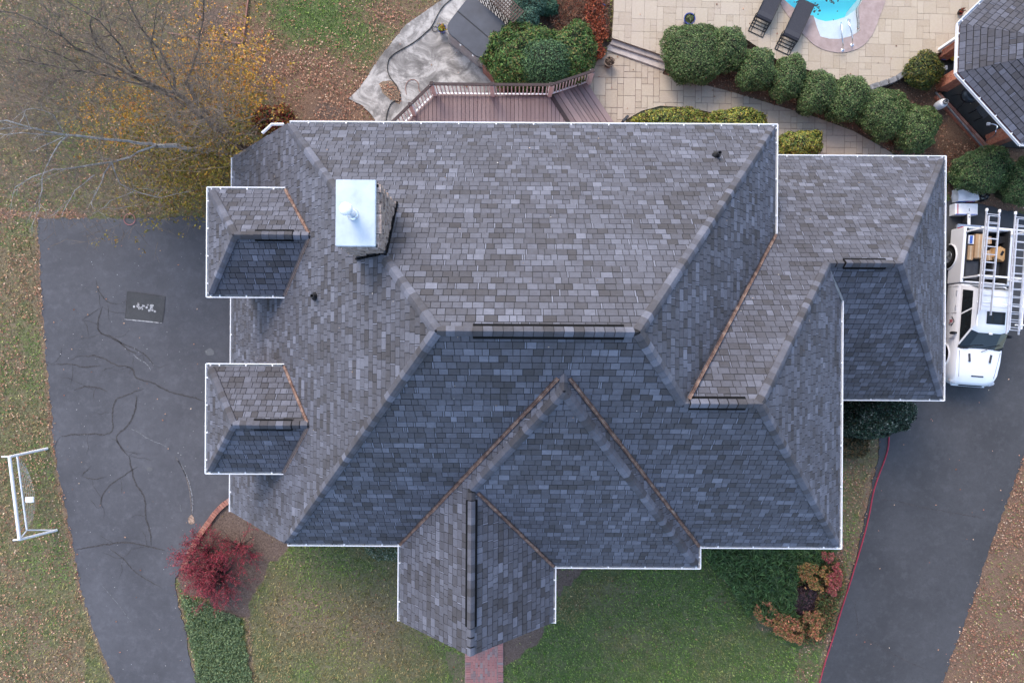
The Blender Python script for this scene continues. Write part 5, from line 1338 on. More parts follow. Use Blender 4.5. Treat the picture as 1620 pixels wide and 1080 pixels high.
# ---------------------------------------------------------------- soccer goal
go = empty('soccer_goal', px(40, 785, 0), 0, 'white framed soccer goal with torn net standing on the left lawn', 'soccer goal')
TW = simple('goal_white_paint', (.78, .78, .78), .4, 0, .05)
hg = 1.25
tA, tB = px(15, 722, hg), px(31, 853, hg)                  # crossbar ends
rA, rB = px(28, 720, hg*.97), px(43, 838, .70)
gA0, gA1 = px(3, 722, .03), px(75, 709, .03); gB0, gB1 = px(21, 854, .03), px(90, 838, .03)
gA0 = Vector((tA.x, tA.y, .03)); gB0 = Vector((tB.x, tB.y, .03))
gA0 = px(35, 716, .03); gB0 = px(48, 846, .03)
for p, q, r_, nm in ((tA, tB, .055, 'crossbar'), (tA, gA1, .045, 'side_bar'), (tB, gB1, .045, 'side_bar'), (px(3, 722, hg), tA, .03, 'upper_bar'), (px(21, 854, hg), tB, .03, 'upper_bar'), (px(27, 719, .9), px(42.5, 838, .9), .03, 'rear_bar'), (px(42.5, 838, .9), gB1, .025, 'brace'), (px(42.5, 838, .9), tB, .025, 'brace'), (px(27, 719, .9), gA1, .02, 'brace')):
    child(MB().tube([p, q], r_, 10).build(nm, TW, None, smooth=True), go)
nb_ = MB(); A0, A1, B0 = px(28, 722, .9), px(42.5, 836, .9), None
C0, C1 = px(44, 745, .05), px(52, 820, .05)
for k in range(15):
    t_ = k/14; a_ = A0.lerp(A1, t_); c_ = C0.lerp(C1, t_)+Vector((math.sin(t_*3.1)*.15, 0, 0)); nb_.tube([a_, a_.lerp(c_, .5)+Vector((.02, 0, -.06)), c_], .004, 3)
for k in range(7):
    s_ = k/6; pts = [A0.lerp(A1, t_/10).lerp(C0.lerp(C1, t_/10)+Vector((math.sin(t_/10*3.1)*.15, 0, 0)), s_) for t_ in range(11)]; nb_.tube(pts, .004, 3)
for k in range(12):
    t_ = k/11; a_ = tA.lerp(tB, t_); c_ = A0.lerp(A1, t_); nb_.tube([a_, c_], .004, 3)
child(nb_.build('net', NETM, None), go)
o = MB().box((0, 0, 0), (.30, .20, .03)).build('white_sign_plate', PAPER, None, bevel=.01); o.location = px(47, 790, .55); o.rotation_euler = (0, 0, R(3)); tag(o, 'small white plate hanging in the soccer goal net', 'plate')
# timber framed bed at the top left and a hoop on the drive edge
tb = empty('timber_frame', px(390, 40, 0), 0, 'thin reddish timber edging of a bare rectangular bed at the top left', 'edging')
for p, q in (((265, 52), (322, 62)), ((323, 62), (382, 69)), ((384, 68), (389, 30)), ((389, 29), (395, -20))): child(MB().bar(px(*p, .05), px(*q, .05), .045, .07).build('timber', TIMBER, None), tb)
c = px(205, 347, .04); o = MB().tube([(c.x+.2*math.cos(a_), c.y+.2*math.sin(a_), .045) for a_ in np.linspace(0, 2*math.pi, 25)[:-1]], .012, 5, close=True).build('hoop', simple('pink_plastic', (.45, .16, .15), .5), None); tag(o, 'pink ring lying on the top edge of the left driveway', 'ring')

# hoses
def hose(name, pts, r_, mat, label, z=.04, n=6):
    P = smooth_pl([px(x, y, z) for x, y in pts], 3); o = MB().tube(P, r_, n).build(name, mat, None, smooth=True); return tag(o, label, 'hose')
hose('red_hose', [(1406, 640), (1407, 700), (1402, 722), (1390, 752), (1381, 780), (1376, 812), (1366, 852), (1356, 885), (1344, 925), (1334, 955), (1325, 985), (1316, 1015), (1305, 1048), (1296, 1082), (1285, 1120)], .024, REDHOSE, 'red garden hose running along the left edge of the right driveway', .045)
hose('black_hose', [(730, -20), (716, -2), (700, 10), (690, 28), (684, 41), (678, 48), (655, 68), (628, 82), (615, 92), (612, 108), (616, 122), (626, 133), (634, 150), (632, 160), (620, 160), (612, 178), (610, 200)], .017, BLACKHOSE, 'black hose snaking across the concrete patio toward the deck', .055)
c = px(688, 46, .06); o = MB().tube([(c.x+.10*math.cos(a_), c.y+.09*math.sin(a_), .06) for a_ in np.linspace(0, 2*math.pi, 21)[:-1]], .013, 6, close=True).build('hose_loop', BLACKHOSE, None); tag(o, 'small black hose loop beside the flower pot at the tub', 'hose')
hose('brown_hose', [(643, 150), (641, 138), (645, 128), (655, 125), (663, 132), (662, 144), (672, 150)], .010, TIMBER, 'thin brown hose arc on the concrete near the deck corner', .05)
o = MB().tube([px(944, -2, .3), px(950, 4, .3), px(958, 9, .28)], .022, 6).build('blue_pipe', BLUEP, None); tag(o, 'short blue pipe end among the dry plants at the top', 'pipe')
o = MB().bar(px(985, 193, .8), px(993, 184, .4), .09, .09).build('downspout_elbow', DGRAY, None, bevel=.01); tag(o, 'dark downspout elbow poking out at the gutter beside the stairs', 'downspout')

# brick edging and brick walk
be = empty('brick_edging', px(320, 850, 0), 0, 'curved red brick edging between left driveway and the red shrub bed', 'edging')
P = smooth_pl([px(x, y, .05) for x, y in [(364, 790), (352, 798), (340, 810), (330, 824), (316, 843), (303, 866), (293, 885), (288, 902)]], 2)
acc = 0; 
for a_, b_ in zip(P[:-1], P[1:]):
    L = (b_-a_).length; d = (b_-a_).normalized()
    while acc < L:
        c_ = a_+d*acc; o = bpy.data.objects.new('brick', brm); C.objects.link(o); o.location = (c_.x+.03, c_.y, .055+random.uniform(-.01, .012)); o.rotation_euler = (random.uniform(-.05, .05), 0, math.atan2(d.y, d.x)+math.pi/2+random.uniform(-.08, .08)); child2(o, be); acc += .098
    acc -= L
walkb = sheet('brick_walk', pxs([(736, 985), (796, 985), (797, 1200), (735, 1200)]), .02, MORTAR, .05, 0)
pm = bpy.data.meshes.new('brick'); bb_ = MB().box((0, 0, 0), (.078, .19, .05)); pm.from_pydata(bb_.v, [], bb_.f); pm.materials.append(PAVBRICK)
x0_, x1_ = px(736, 1000).x, px(796, 1000).x; ytop, ybot = px(0, 990).y, px(0, 1100).y
i = 0; xx = x0_+.24
while xx < x1_-.22:
    yy = ytop-(.1 if i % 2 else 0)
    while yy > ybot:
        o = bpy.data.objects.new('brick', pm); C.objects.link(o); o.parent = walkb; o.location = (xx, yy, .018+random.uniform(-.003, .005)); o.rotation_euler = (0, 0, random.uniform(-.02, .02)); yy -= .198
    xx += .086; i += 1
for xb in (x0_+.1, x1_-.1):
    yy = ytop
    while yy > ybot:
        o = bpy.data.objects.new('brick', pm); C.objects.link(o); o.parent = walkb; o.location = (xb, yy, .02+random.uniform(-.003, .005)); o.rotation_euler = (0, 0, math.pi/2+random.uniform(-.02, .02)); yy -= .088

# ---------------------------------------------------------------- shrubs and trees
def bush(name, cx, cy, rx, ry, h, cols, label, group=None, n=5200, leaf=(.038, .07), cat='shrub', z0=0, lump=.18, weights=None, asp=.55, spiky=.014):
    zc_ = z0+h*.5; c_ = px(cx, cy, z0+h*.62); ax, ay = rx*(D-zc_)/F, ry*(D-zc_)/F
    t_ = empty(name, (c_.x, c_.y, z0), 0, label, cat, group)
    ph_ = rng.random(6)*10
    def rad(Dv):
        return 1+lump*(np.sin(Dv[:, 0]*3.1+ph_[0])*np.sin(Dv[:, 1]*2.7+ph_[1])*.7+np.sin(Dv[:, 0]*6.3+ph_[2]+Dv[:, 2]*5)*np.sin(Dv[:, 1]*7.1+ph_[3])*.45+np.sin(Dv[:, 0]*13+ph_[4])*np.sin(Dv[:, 1]*12+Dv[:, 2]*11+ph_[5])*.28)
    Dv = rng.normal(size=(n, 3)); Dv /= np.linalg.norm(Dv, axis=1, keepdims=True); Dv[:, 2] = np.abs(Dv[:, 2])*1.0-(rng.random(n) < .3)*np.abs(Dv[:, 2])*.6
    Dv /= np.linalg.norm(Dv, axis=1, keepdims=True)
    # flattened dome: super-ellipse profile
    k = rad(Dv)*rng.choice([1.0, .95, .9, .84], n, p=[.5, .25, .15, .1])*(1+rng.normal(0, .018, n)+spiky*np.abs(rng.normal(0, 1, n)))
    q = np.sign(Dv)*np.abs(Dv)**.85
    P = q*k[:, None]*np.array([ax, ay, h*.52])+np.array([0, 0, h*.48])
    P[:, 2] = np.maximum(P[:, 2], .03)
    Nn = Dv+rng.normal(0, .55, (n, 3)); Nn[:, 2] += .25
    np_mesh('foliage', cards(P, Nn, rng.uniform(leaf[0], leaf[1], n), asp), 4, LEAF, pal(cols, n, .22, weights), t_)
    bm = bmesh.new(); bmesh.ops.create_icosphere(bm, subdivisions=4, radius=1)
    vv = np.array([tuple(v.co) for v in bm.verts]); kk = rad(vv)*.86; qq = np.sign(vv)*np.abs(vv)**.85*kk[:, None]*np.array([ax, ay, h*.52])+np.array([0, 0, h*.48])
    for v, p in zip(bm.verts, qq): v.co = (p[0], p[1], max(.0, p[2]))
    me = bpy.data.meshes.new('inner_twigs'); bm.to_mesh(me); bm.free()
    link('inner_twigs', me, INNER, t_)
    return t_
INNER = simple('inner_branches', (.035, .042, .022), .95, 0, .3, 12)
HOLLY = [(66, 90, 50), (88, 114, 62), (50, 70, 40), (124, 142, 88), (118, 104, 74)]
hp = [.27, .3, .22, .14, .07]
G1 = 'clipped round hedges along the walkway'
bush('round_hedge', 1098, 84, 50, 47, 1.25, HOLLY, 'largest clipped hedge mass beside the blue pot, left end of the hedge row', G1, 19000, weights=hp, lump=.12)
bush('round_hedge', 1152, 80, 31, 34, 1.3, HOLLY, 'round hedge fused to the right side of the largest hedge mass', G1, 10000, weights=hp)
bush('round_hedge', 1197, 111, 30, 33, 1.4, HOLLY, 'round hedge just below the first lounger, second gap of the row', G1, 10000, weights=hp)
bush('round_hedge', 1246, 124, 26, 34, 1.4, HOLLY, 'narrow tall oval hedge below the second lounger', G1, 9500, weights=hp)
bush('round_hedge', 1291, 147, 29, 34, 1.4, HOLLY, 'round hedge directly below the pool step', G1, 10000, weights=hp)
bush('round_hedge', 1342, 158, 34, 34, 1.4, HOLLY, 'round hedge just left of the gray stone wall', G1, 10500, weights=hp)
bush('round_hedge', 1398, 179, 38, 37, 1.4, HOLLY, 'round hedge below the gray stone wall', G1, 12500, weights=hp)
bush('round_hedge', 1449, 202, 36, 37, 1.4, HOLLY, 'last round hedge of the row, nearest the propane tank', G1, 12500, weights=hp)
bush('golden_shrub', 1462, 112, 26, 26, .9, [(56, 76, 38), (84, 98, 42), (44, 58, 32), (130, 118, 48), (70, 66, 38)], 'spiky golden green shrub between stone wall and brick bar', None, 4200, (.06, .13), asp=.3, spiky=.05)
bush('round_hedge', 1554, 269, 44, 34, 1.4, HOLLY, 'wide oval hedge above the white bundles', G1, 13500, weights=hp)
bush('round_hedge', 1622, 287, 34, 38, 1.4, HOLLY, 'hedge cut by the right edge of the view', G1, 10000, weights=hp)
DG = [(54, 86, 42), (74, 110, 52), (42, 64, 34), (104, 134, 64), (120, 106, 60)]
bush('broad_evergreen', 826, 86, 56, 46, 1.5, DG, 'broad loose dark evergreen behind the deck railing', None, 14000, (.06, .13), lump=.22, asp=.4, spiky=.03)
bush('broad_evergreen', 905, 84, 35, 42, 1.4, DG, 'loose evergreen at the right behind the deck railing corner', None, 8000, (.06, .12), lump=.22, asp=.4, spiky=.03)
bush('round_holly', 861, 99, 42, 36, 1.75, [(50, 78, 52), (76, 108, 70), (40, 60, 42), (100, 130, 84)], 'tight round blue green holly in front of the broad evergreens', None, 9500, (.045, .08), lump=.06)
BG = [(62, 96, 80), (84, 120, 98), (46, 72, 60), (100, 130, 110)]
bush('juniper', 829, 34, 23, 22, 1.0, BG, 'blue green juniper beside the lattice screen', None, 4000, (.04, .09), asp=.35, spiky=.04); bush('juniper', 838, 2, 30, 20, 1.0, BG, 'second blue green juniper cut by the top edge', None, 4000, (.04, .09), asp=.35, spiky=.04)
bush('small_evergreen', 868, 12, 16, 14, .7, [(48, 80, 60), (70, 100, 74)], 'small green clump among the dry stems at the top', None, 1500, (.05, .1))
AZ = [(112, 128, 52), (146, 152, 70), (84, 104, 46), (176, 160, 66), (120, 92, 58), (64, 84, 42)]
bush('azalea', 1067, 196, 60, 24, .9, AZ, 'long yellow green azalea at the back gutter, left of the pair', None, 7500, (.05, .1)); bush('azalea', 1166, 194, 46, 22, .95, AZ, 'rounded yellow green azalea at the gutter right of the long one', None, 6500, (.05, .1)); bush('azalea', 1266, 229, 38, 23, .95, AZ, 'yellow green azalea in the corner between main roof and right wing', None, 6000, (.05, .1))
bush('camellia', 1385, 655, 58, 38, 2.0, [(24, 44, 32), (36, 62, 44), (18, 32, 26), (50, 80, 56), (190, 190, 170)], 'dark glossy camellia beside the right wing and driveway', None, 12000, (.05, .10), weights=[.3, .33, .25, .10, .02])
bush('rusty_juniper', 1340, 702, 34, 22, .8, [(60, 66, 36), (90, 72, 44), (40, 46, 28), (110, 84, 52)], 'brownish low juniper below the camellia', None, 5000, (.06, .13), asp=.25, spiky=.05)
bush('barberry', 434, 190, 30, 20, .8, [(120, 40, 40), (90, 34, 36), (150, 60, 46), (84, 96, 48), (170, 130, 56)], 'dark red barberry at the back left roof corner', None, 4200, (.05, .10), lump=.3, spiky=.12)

def grow(segs, p, d, L, r_, depth, spread=.5, tips=None, up=.0, nseg=3, kids=(2, 4), shrink=.62):
    q = p; dd = d.copy()
    for i in range(nseg):
        dd = (dd+Vector((random.gauss(0, .12), random.gauss(0, .12), random.gauss(0, .10)+up))).normalized(); e = q+dd*(L/nseg)
        if e.z < .05: e.z = .05
        r1 = r_*(1-(i+1)/(nseg)*.45); segs.append((q, e, r_*(1-i/nseg*.45), r1)); q = e
        if depth > 0 and (i > 0 or nseg == 1):
            for _ in range(random.randint(*kids)):
                sd_ = Vector((random.gauss(0, 1), random.gauss(0, 1), random.gauss(0, .7))); nd = (dd+sd_.normalized()*random.uniform(spread*.7, spread*1.5)).normalized()
                grow(segs, q, nd, L*shrink*random.uniform(.7, 1.15), r1*.6, depth-1, spread, tips, up, nseg, kids, shrink)
    if tips is not None: tips.append(q)
def limb(segs, pts, r0, r1, depth=2, tips=None, kids=(1, 2), tw=.9, every=1, spread=.7):
    P = smooth_pl([Vector(p) for p in pts], 1); Q = [P[0]]
    for a_, b_ in zip(P[:-1], P[1:]):
        n_ = max(1, int((b_-a_).length/.45))
        for k in range(1, n_+1): Q.append(a_.lerp(b_, k/n_)+(Vector((random.gauss(0, .025), random.gauss(0, .025), random.gauss(0, .02)))))
    N_ = len(Q)
    for i in range(N_-1):
        ra, rb = r0+(r1-r0)*i/(N_-1), r0+(r1-r0)*(i+1)/(N_-1); segs.append((Q[i], Q[i+1], ra, rb))
        if i > N_*.2 and i % every == 0 and depth >= 0:
            d = (Q[i+1]-Q[i]).normalized()
            for _ in range(random.randint(*kids)):
                sd_ = Vector((random.gauss(0, 1), random.gauss(0, 1), random.gauss(0, .6))).normalized(); grow(segs, Q[i+1], (d+sd_*random.uniform(spread*.7, spread*1.6)).normalized(), tw*random.uniform(.6, 1.2), max(.006, rb*.45), depth, .55, tips)
def z1(x, y, z): return px(x/3, y/3, z)
# tree A: several stems from a base near the house corner
tA_ = empty('bare_tree', px(388, 240, 0), 0, 'tall bare gray tree with a few yellow leaves, stems fanning to the top left corner', 'tree')
segs, thick, tips = [], [], []
base_ = px(388, 240, 0)
fork1 = z1(1000, 590, 2.4); fork2 = z1(830, 440, 3.6)
limb(thick, [base_, z1(1110, 690, 1.0), fork1], .13, .09, -1); limb(thick, [fork1, z1(910, 500, 3.1), fork2], .09, .07, -1)
limb(thick, [base_+Vector((.15, .1, 0)), z1(1080, 640, 1.4), z1(950, 500, 3.0), z1(880, 390, 4.0)], .10, .05, -1)
for pts, r_ in (([fork2, z1(820, 330, 4.5), z1(740, 215, 5.4), z1(650, 110, 6.4), z1(610, -20, 7.4)], .055),
                ([z1(880, 390, 4.0), z1(915, 320, 4.5), z1(945, 200, 5.2), z1(970, 60, 6.2), z1(960, -40, 7)], .042),
                ([fork2, z1(640, 360, 4.6), z1(540, 280, 5.4), z1(440, 200, 6.0), z1(425, 90, 6.8)], .05),
                ([fork2, z1(700, 410, 4.2), z1(560, 320, 5.0), z1(380, 235, 6.0), z1(270, 150, 6.8), z1(110, 65, 7.6), z1(-20, 50, 8)], .05),
                ([z1(640, 360, 4.6), z1(600, 250, 5.5), z1(500, 130, 6.4), z1(380, 50, 7.2), z1(270, -20, 7.8)], .042),
                ([fork1, z1(760, 420, 3.8), z1(520, 370, 5.0), z1(400, 340, 5.6), z1(180, 300, 6.6), z1(80, 275, 7.2)], .05),
                ([z1(400, 340, 5.6), z1(310, 270, 6.2), z1(140, 215, 7.0), z1(-10, 178, 7.5)], .03),
                ([z1(400, 340, 5.6), z1(300, 370, 5.8), z1(205, 400, 6.0)], .02),
                ([z1(860, 300, 4.4), z1(940, 305, 4.8), z1(1090, 295, 5.0), z1(1250, 360, 5.0)], .026),
                ([z1(830, 440, 3.6), z1(720, 250, 5.0), z1(730, 120, 6.0), z1(760, -10, 6.6)], .030),
                ([z1(640, 100, 6.4), z1(720, 35, 6.8), z1(800, 60, 6.8)], .016),
                ([z1(930, 510, 2.8), z1(1020, 380, 3.6), z1(1130, 260, 4.2)], .022)):
    limb(segs, pts, r_, r_*.28, 1, tips, kids=(1, 3), tw=.85)
segs_mesh('trunk', thick, BARK, tA_ if False else None, 8).parent = None
tr_ = C.objects[-1] if False else bpy.data.objects['trunk']; child(tr_, tA_)
o = segs_mesh('branches', segs, BARK, None, 4); child(o, tA_)
# yellow leaves on the low twigs
def leaf_cloud(n, blobs, zr, cols, root, size=(.05, .10), name='leaves', wts=None):
    P = np.zeros((n, 3)); k = 0
    idx_ = rng.choice(len(blobs), n, p=np.array([b[4] for b in blobs])/sum(b[4] for b in blobs)); B = np.array(blobs)[idx_]
    # clumpy: leaves gather round twig centres
    m_ = max(1, n//7); ctr = rng.integers(0, m_, n); cidx = idx_[ctr]; Bc = np.array(blobs)[cidx]
    cxy = rng.normal(size=(m_, 2)); cz = rng.uniform(zr[0], zr[1], m_)
    X_ = Bc[:, 0]+cxy[ctr][:, 0]*Bc[:, 2]+rng.normal(0, 3.2, n); Y_ = Bc[:, 1]+cxy[ctr][:, 1]*Bc[:, 3]+rng.normal(0, 3.2, n); Z_ = cz[ctr]+rng.normal(0, .1, n)
    P = np.stack([(X_-810)*(D-Z_)/F, (540-Y_)*(D-Z_)/F, Z_], -1)
    Nn = rng.normal(0, .5, (n, 3)); Nn[:, 2] += 1
    o = np_mesh(name, cards(P, Nn, rng.uniform(size[0], size[1], n), .65), 4, LEAF, pal(cols, n, .2, wts)); child(o, root)
YC = [(196, 146, 48), (164, 130, 50), (214, 162, 58), (130, 116, 48), (184, 114, 50), (112, 88, 50)]
YO = [(140, 126, 48), (112, 106, 46), (168, 148, 54), (84, 84, 42), (150, 110, 52), (110, 82, 52)]
leaf_cloud(9000, [(300, 90, 50, 40, 1), (250, 140, 60, 35, 1.1), (330, 140, 40, 40, 1.5), (200, 180, 50, 30, .8), (370, 110, 30, 30, .8)], (.8, 3.4), YC, tA_, (.05, .12))
leaf_cloud(10000, [(350, 200, 30, 35, 1.3), (280, 200, 50, 40, .9), (290, 235, 45, 40, 1.2), (335, 270, 26, 34, 1.3), (260, 300, 44, 22, 1.0)], (.6, 2.4), YO, tA_, (.05, .11))
# fine hazy twigs
def twig_haze(n, blobs, zr, root, mat, name='twigs', L=(.35, 1.0), r_=.0058):
    sg = []
    for k in range(n):
        b_ = random.choices(blobs, [x[4] for x in blobs])[0]; z = random.uniform(*zr); p = px(random.gauss(b_[0], b_[2]), random.gauss(b_[1], b_[3]), z)
        out = Vector((p.x, p.y, 0)).normalized(); d = (Vector((random.gauss(0, .7), random.gauss(0, .7), random.gauss(.3, .4)))+out*.35-Vector((.0, 0, 0))).normalized(); l_ = random.uniform(*L)
        m_ = p+d*l_*.5; e = m_+(d+Vector((random.gauss(0, .3), random.gauss(0, .3), random.gauss(0, .3)))).normalized()*l_*.5
        sg += [(p, m_, r_, r_*.8), (m_, e, r_*.8, r_*.5)]
        for _ in range(2): sg.append((m_, m_+(d+Vector((random.gauss(0, .6), random.gauss(0, .6), random.gauss(0, .4)))).normalized()*l_*.4, r_*.6, r_*.3))
    o = segs_mesh(name, sg, mat, None, 3); child(o, root)
twig_haze(3300, [(90, 60, 70, 50, 1.3), (230, 60, 70, 50, 1.4), (300, 130, 50, 50, 1), (140, 130, 80, 40, 1.3), (60, 160, 50, 50, .9), (330, 190, 40, 30, .7)], (3, 7), tA_, BARK)
# tree B
tB_ = empty('pale_bare_tree', px(352, 244, 0), 0, 'pale bare tree leaning to the left edge above the driveway', 'tree')
segs, thick, tips = [], [], []
bb2 = px(356, 246, 0)
limb(thick, [bb2, z1(980, 715, 1.2), z1(860, 700, 2.4), z1(740, 690, 3.1)], .11, .06, -1)
for pts, r_ in (([z1(740, 690, 3.1), z1(640, 672, 3.6), z1(480, 660, 4.4), z1(330, 640, 5.0), z1(200, 622, 5.6), z1(-30, 570, 6.5)], .05),
                ([z1(740, 690, 3.1), z1(640, 735, 3.4), z1(530, 770, 3.9), z1(400, 792, 4.4), z1(270, 802, 4.9), z1(190, 825, 5.2), z1(70, 888, 5.6)], .036),
                ([z1(530, 770, 3.9), z1(490, 840, 4.0), z1(445, 930, 4.2), z1(430, 990, 4.2)], .026),
                ([z1(530, 770, 3.9), z1(560, 860, 3.6), z1(640, 905, 3.3), z1(765, 945, 3.0)], .024),
                ([z1(330, 640, 5.0), z1(265, 690, 5.1), z1(230, 770, 5.2), z1(200, 870, 5.3), z1(180, 990, 5.3)], .026),
                ([z1(300, 650, 5.0), z1(230, 690, 5.2), z1(140, 722, 5.4)], .018), ([z1(300, 625, 5.1), z1(230, 530, 5.6), z1(130, 505, 6), z1(100, 570, 6.2)], .018),
                ([z1(450, 830, 4.2), z1(380, 880, 4.4), z1(330, 960, 4.5), z1(290, 1020, 4.5)], .018), ([z1(330, 640, 5.0), z1(150, 630, 5.8), z1(-20, 640, 6.2)], .022),
                ([z1(200, 622, 5.6), z1(110, 610, 6), z1(-10, 605, 6.4)], .02), ([z1(640, 905, 3.3), z1(480, 975, 3.5), z1(560, 995, 3.3), z1(640, 975, 3.2)], .014)):
    limb(segs, pts, r_, r_*.3, 1, tips, kids=(0, 1), tw=.6)
o = segs_mesh('trunk', thick, BARKW, None, 8); child(o, tB_); o = segs_mesh('branches', segs, BARKW, None, 5); child(o, tB_)
leaf_cloud(1800, [(180, 200, 60, 30, 1), (250, 260, 40, 35, 1.4), (150, 160, 50, 25, .8), (290, 300, 36, 26, 1.4), (175, 385, 30, 12, .13), (240, 340, 40, 12, .5)], (.8, 2.6), YO, tB_)
twig_haze(1000, [(80, 200, 60, 50, 1), (150, 270, 60, 40, 1), (60, 290, 50, 30, .7), (200, 320, 50, 25, .5)], (2.5, 6), tB_, BARK)

# burning bush: red twiggy shrub
rb = empty('burning_bush', px(350, 892, 0), 0, 'bright red twiggy shrub beside the curved brick edging', 'shrub')
segs, segd = [], []
for (bx, by, nn, sp) in ((328, 872, 60, .95), (351, 908, 120, 1.08), (380, 862, 34, .85)):
    b0 = px(bx, by, .02)
    for k in range(nn):
        a_ = random.uniform(0, 6.28); el = random.uniform(.25, 1.3); d = Vector((math.cos(a_)*math.cos(el), math.sin(a_)*math.cos(el), math.sin(el)))
        tgt = segs if random.random() < .55 else segd
        grow(tgt, b0+Vector((random.gauss(0, .08), random.gauss(0, .08), 0)), d, random.uniform(.52, .80)*sp, .015, 2, .5, None, .03, 3, (1, 2), .60)
child(segs_mesh('red_twigs', segs, REDTWIG, None, 3), rb); child(segs_mesh('dark_twigs', segd, DTWIG, None, 3), rb)
ends = np.array([tuple(s[1]) for s in segs if s[3] < .006]+[tuple(s[1]) for s in segd if s[3] < .004])
if len(ends):
    P = np.repeat(ends, 3, 0)[:17000]; P = P+rng.normal(0, .02, P.shape); Nn = rng.normal(0, .7, P.shape); Nn[:, 2] += .8
    child(np_mesh('leaves', cards(P, Nn, rng.uniform(.025, .06, len(P)), .5), 4, LEAF, pal([(160, 56, 70), (126, 40, 54), (180, 74, 84), (95, 48, 52), (110, 80, 70)], len(P), .2)), rb)
c = px(275, 882, .6); segs = []
for k in range(9): grow(segs, px(295, 888, .5), (Vector((-1, random.uniform(-.5, .5), random.uniform(-.2, .3)))).normalized(), .30, .006, 1, .5, None, 0, 3, (1, 2), .6)
child(segs_mesh('red_twigs', segs, REDTWIG, None, 3), rb)

def leaf_patch(name, poly, z, n, cols, size, label=None, wts=None, kind='stuff', asp=.2, lean=.9, zj=.12, cat=None, parent=None, seedn=0, thr=None, jit=.22):
    xs2 = [p[0] for p in poly]; ys2 = [p[1] for p in poly]; out = []
    X_ = rng.uniform(min(xs2), max(xs2), n*3); Y_ = rng.uniform(min(ys2), max(ys2), n*3)
    wx_ = X_+(vnoise(X_, Y_, 14, 31+seedn)-.5)*16; wy_ = Y_+(vnoise(X_, Y_, 14, 37+seedn)-.5)*16
    ok = inpoly(wx_, wy_, poly)
    if thr: ok &= vnoise(X_, Y_, thr[0], 51+seedn) > thr[1]
    X_, Y_ = X_[ok][:n], Y_[ok][:n]; k = len(X_); Z_ = z+rng.uniform(-zj, zj, k); Z_ = np.maximum(Z_, .02)
    P = np.stack([(X_-810)*(D-Z_)/F, (540-Y_)*(D-Z_)/F, Z_], -1); Nn = rng.normal(0, lean, (k, 3)); Nn[:, 2] = np.abs(Nn[:, 2])+.5
    o = np_mesh(name, cards(P, Nn, rng.uniform(size[0], size[1], k), asp), 4, LEAF, pal(cols, k, jit, wts)); tag(o, label, cat, kind=kind); return o
# dark green arching perennials under the front eave
PG = [(66, 94, 50), (94, 124, 66), (44, 62, 38), (126, 154, 92), (96, 108, 68)]
poly_g = [(1112, 862), (1326, 862), (1318, 885), (1275, 900), (1262, 930), (1260, 985), (1215, 990), (1180, 972), (1150, 925), (1118, 885)]
leaf_patch('lily_clumps', poly_g, .35, 9000, PG, (.14, .34), asp=.10, lean=1.1, zj=.22, wts=[.3, .27, .22, .09, .12])
leaf_patch('lily_clumps', poly_g, .12, 6000, PG, (.1, .24), asp=.14, lean=1.0, zj=.1, wts=[.3, .2, .4, .02, .08])
ORN = [(200, 122, 88), (180, 96, 76), (206, 144, 100), (150, 124, 68), (110, 112, 58), (72, 90, 48)]
GRN = [(84, 104, 54), (62, 84, 44), (104, 118, 66), (150, 112, 70), (122, 80, 60)]
leaf_patch('mixed_groundcover', [(1255, 885), (1322, 876), (1336, 925), (1318, 985), (1290, 1020), (1262, 1012), (1205, 985), (1215, 965), (1262, 985), (1262, 930)], .15, 7000, GRN, (.05, .12), asp=.4, zj=.12)
def nandina(poly, cols, label, n):
    leaf_patch('nandina', poly, .45, n, cols, (.05, .12), label, None, None, .42, .8, .22, 'shrub', None, int(poly[0][0]) % 17, (13, .42), .2)
nandina([(1188, 962), (1212, 952), (1240, 972), (1262, 982), (1272, 1010), (1262, 1020), (1226, 1002), (1200, 985)], ORN, 'salmon orange nandina along the lower left edge of the planting bed', 3000)
nandina([(1270, 962), (1300, 968), (1304, 990), (1292, 1014), (1272, 1002)], ORN, 'reddish orange nandina close to the hose at the lower end of the bed', 1500)
nandina([(1262, 895), (1300, 888), (1316, 915), (1300, 938), (1268, 926)], [(178, 142, 72), (190, 112, 76), (120, 124, 60), (200, 130, 84), (84, 100, 52)], 'yellow and orange nandina below the front eave beside the green clumps', 1900)
nandina([(1300, 872), (1326, 876), (1334, 925), (1322, 945), (1306, 938), (1312, 900)], [(180, 84, 84), (156, 62, 68), (190, 110, 96), (110, 96, 58)], 'pink red nandina under the right front roof corner', 1700)
bush('purple_shrub', 1273, 948, 17, 22, .45, [(66, 46, 50), (84, 60, 60), (50, 38, 42), (100, 70, 66)], 'dark purple shrub between green perennials and orange nandina', None, 2600, (.05, .09), lump=.25, spiky=.06)
leaf_patch('mixed_groundcover', [(1255, 960), (1330, 880), (1338, 930), (1310, 1000), (1268, 1015)], .12, 2600, [(84, 96, 52), (60, 74, 44), (140, 90, 62), (110, 100, 60)], (.05, .11), asp=.4)
# ground cover strip by the left drive
leaf_patch('ivy_groundcover', [(283, 935), (312, 945), (345, 962), (378, 975), (386, 1010), (395, 1045), (402, 1095), (316, 1095), (300, 1020), (290, 965)], .08, 10000, [(88, 108, 72), (106, 126, 86), (70, 86, 58), (130, 146, 104)], (.05, .10), asp=.4, lean=.8, zj=.06)
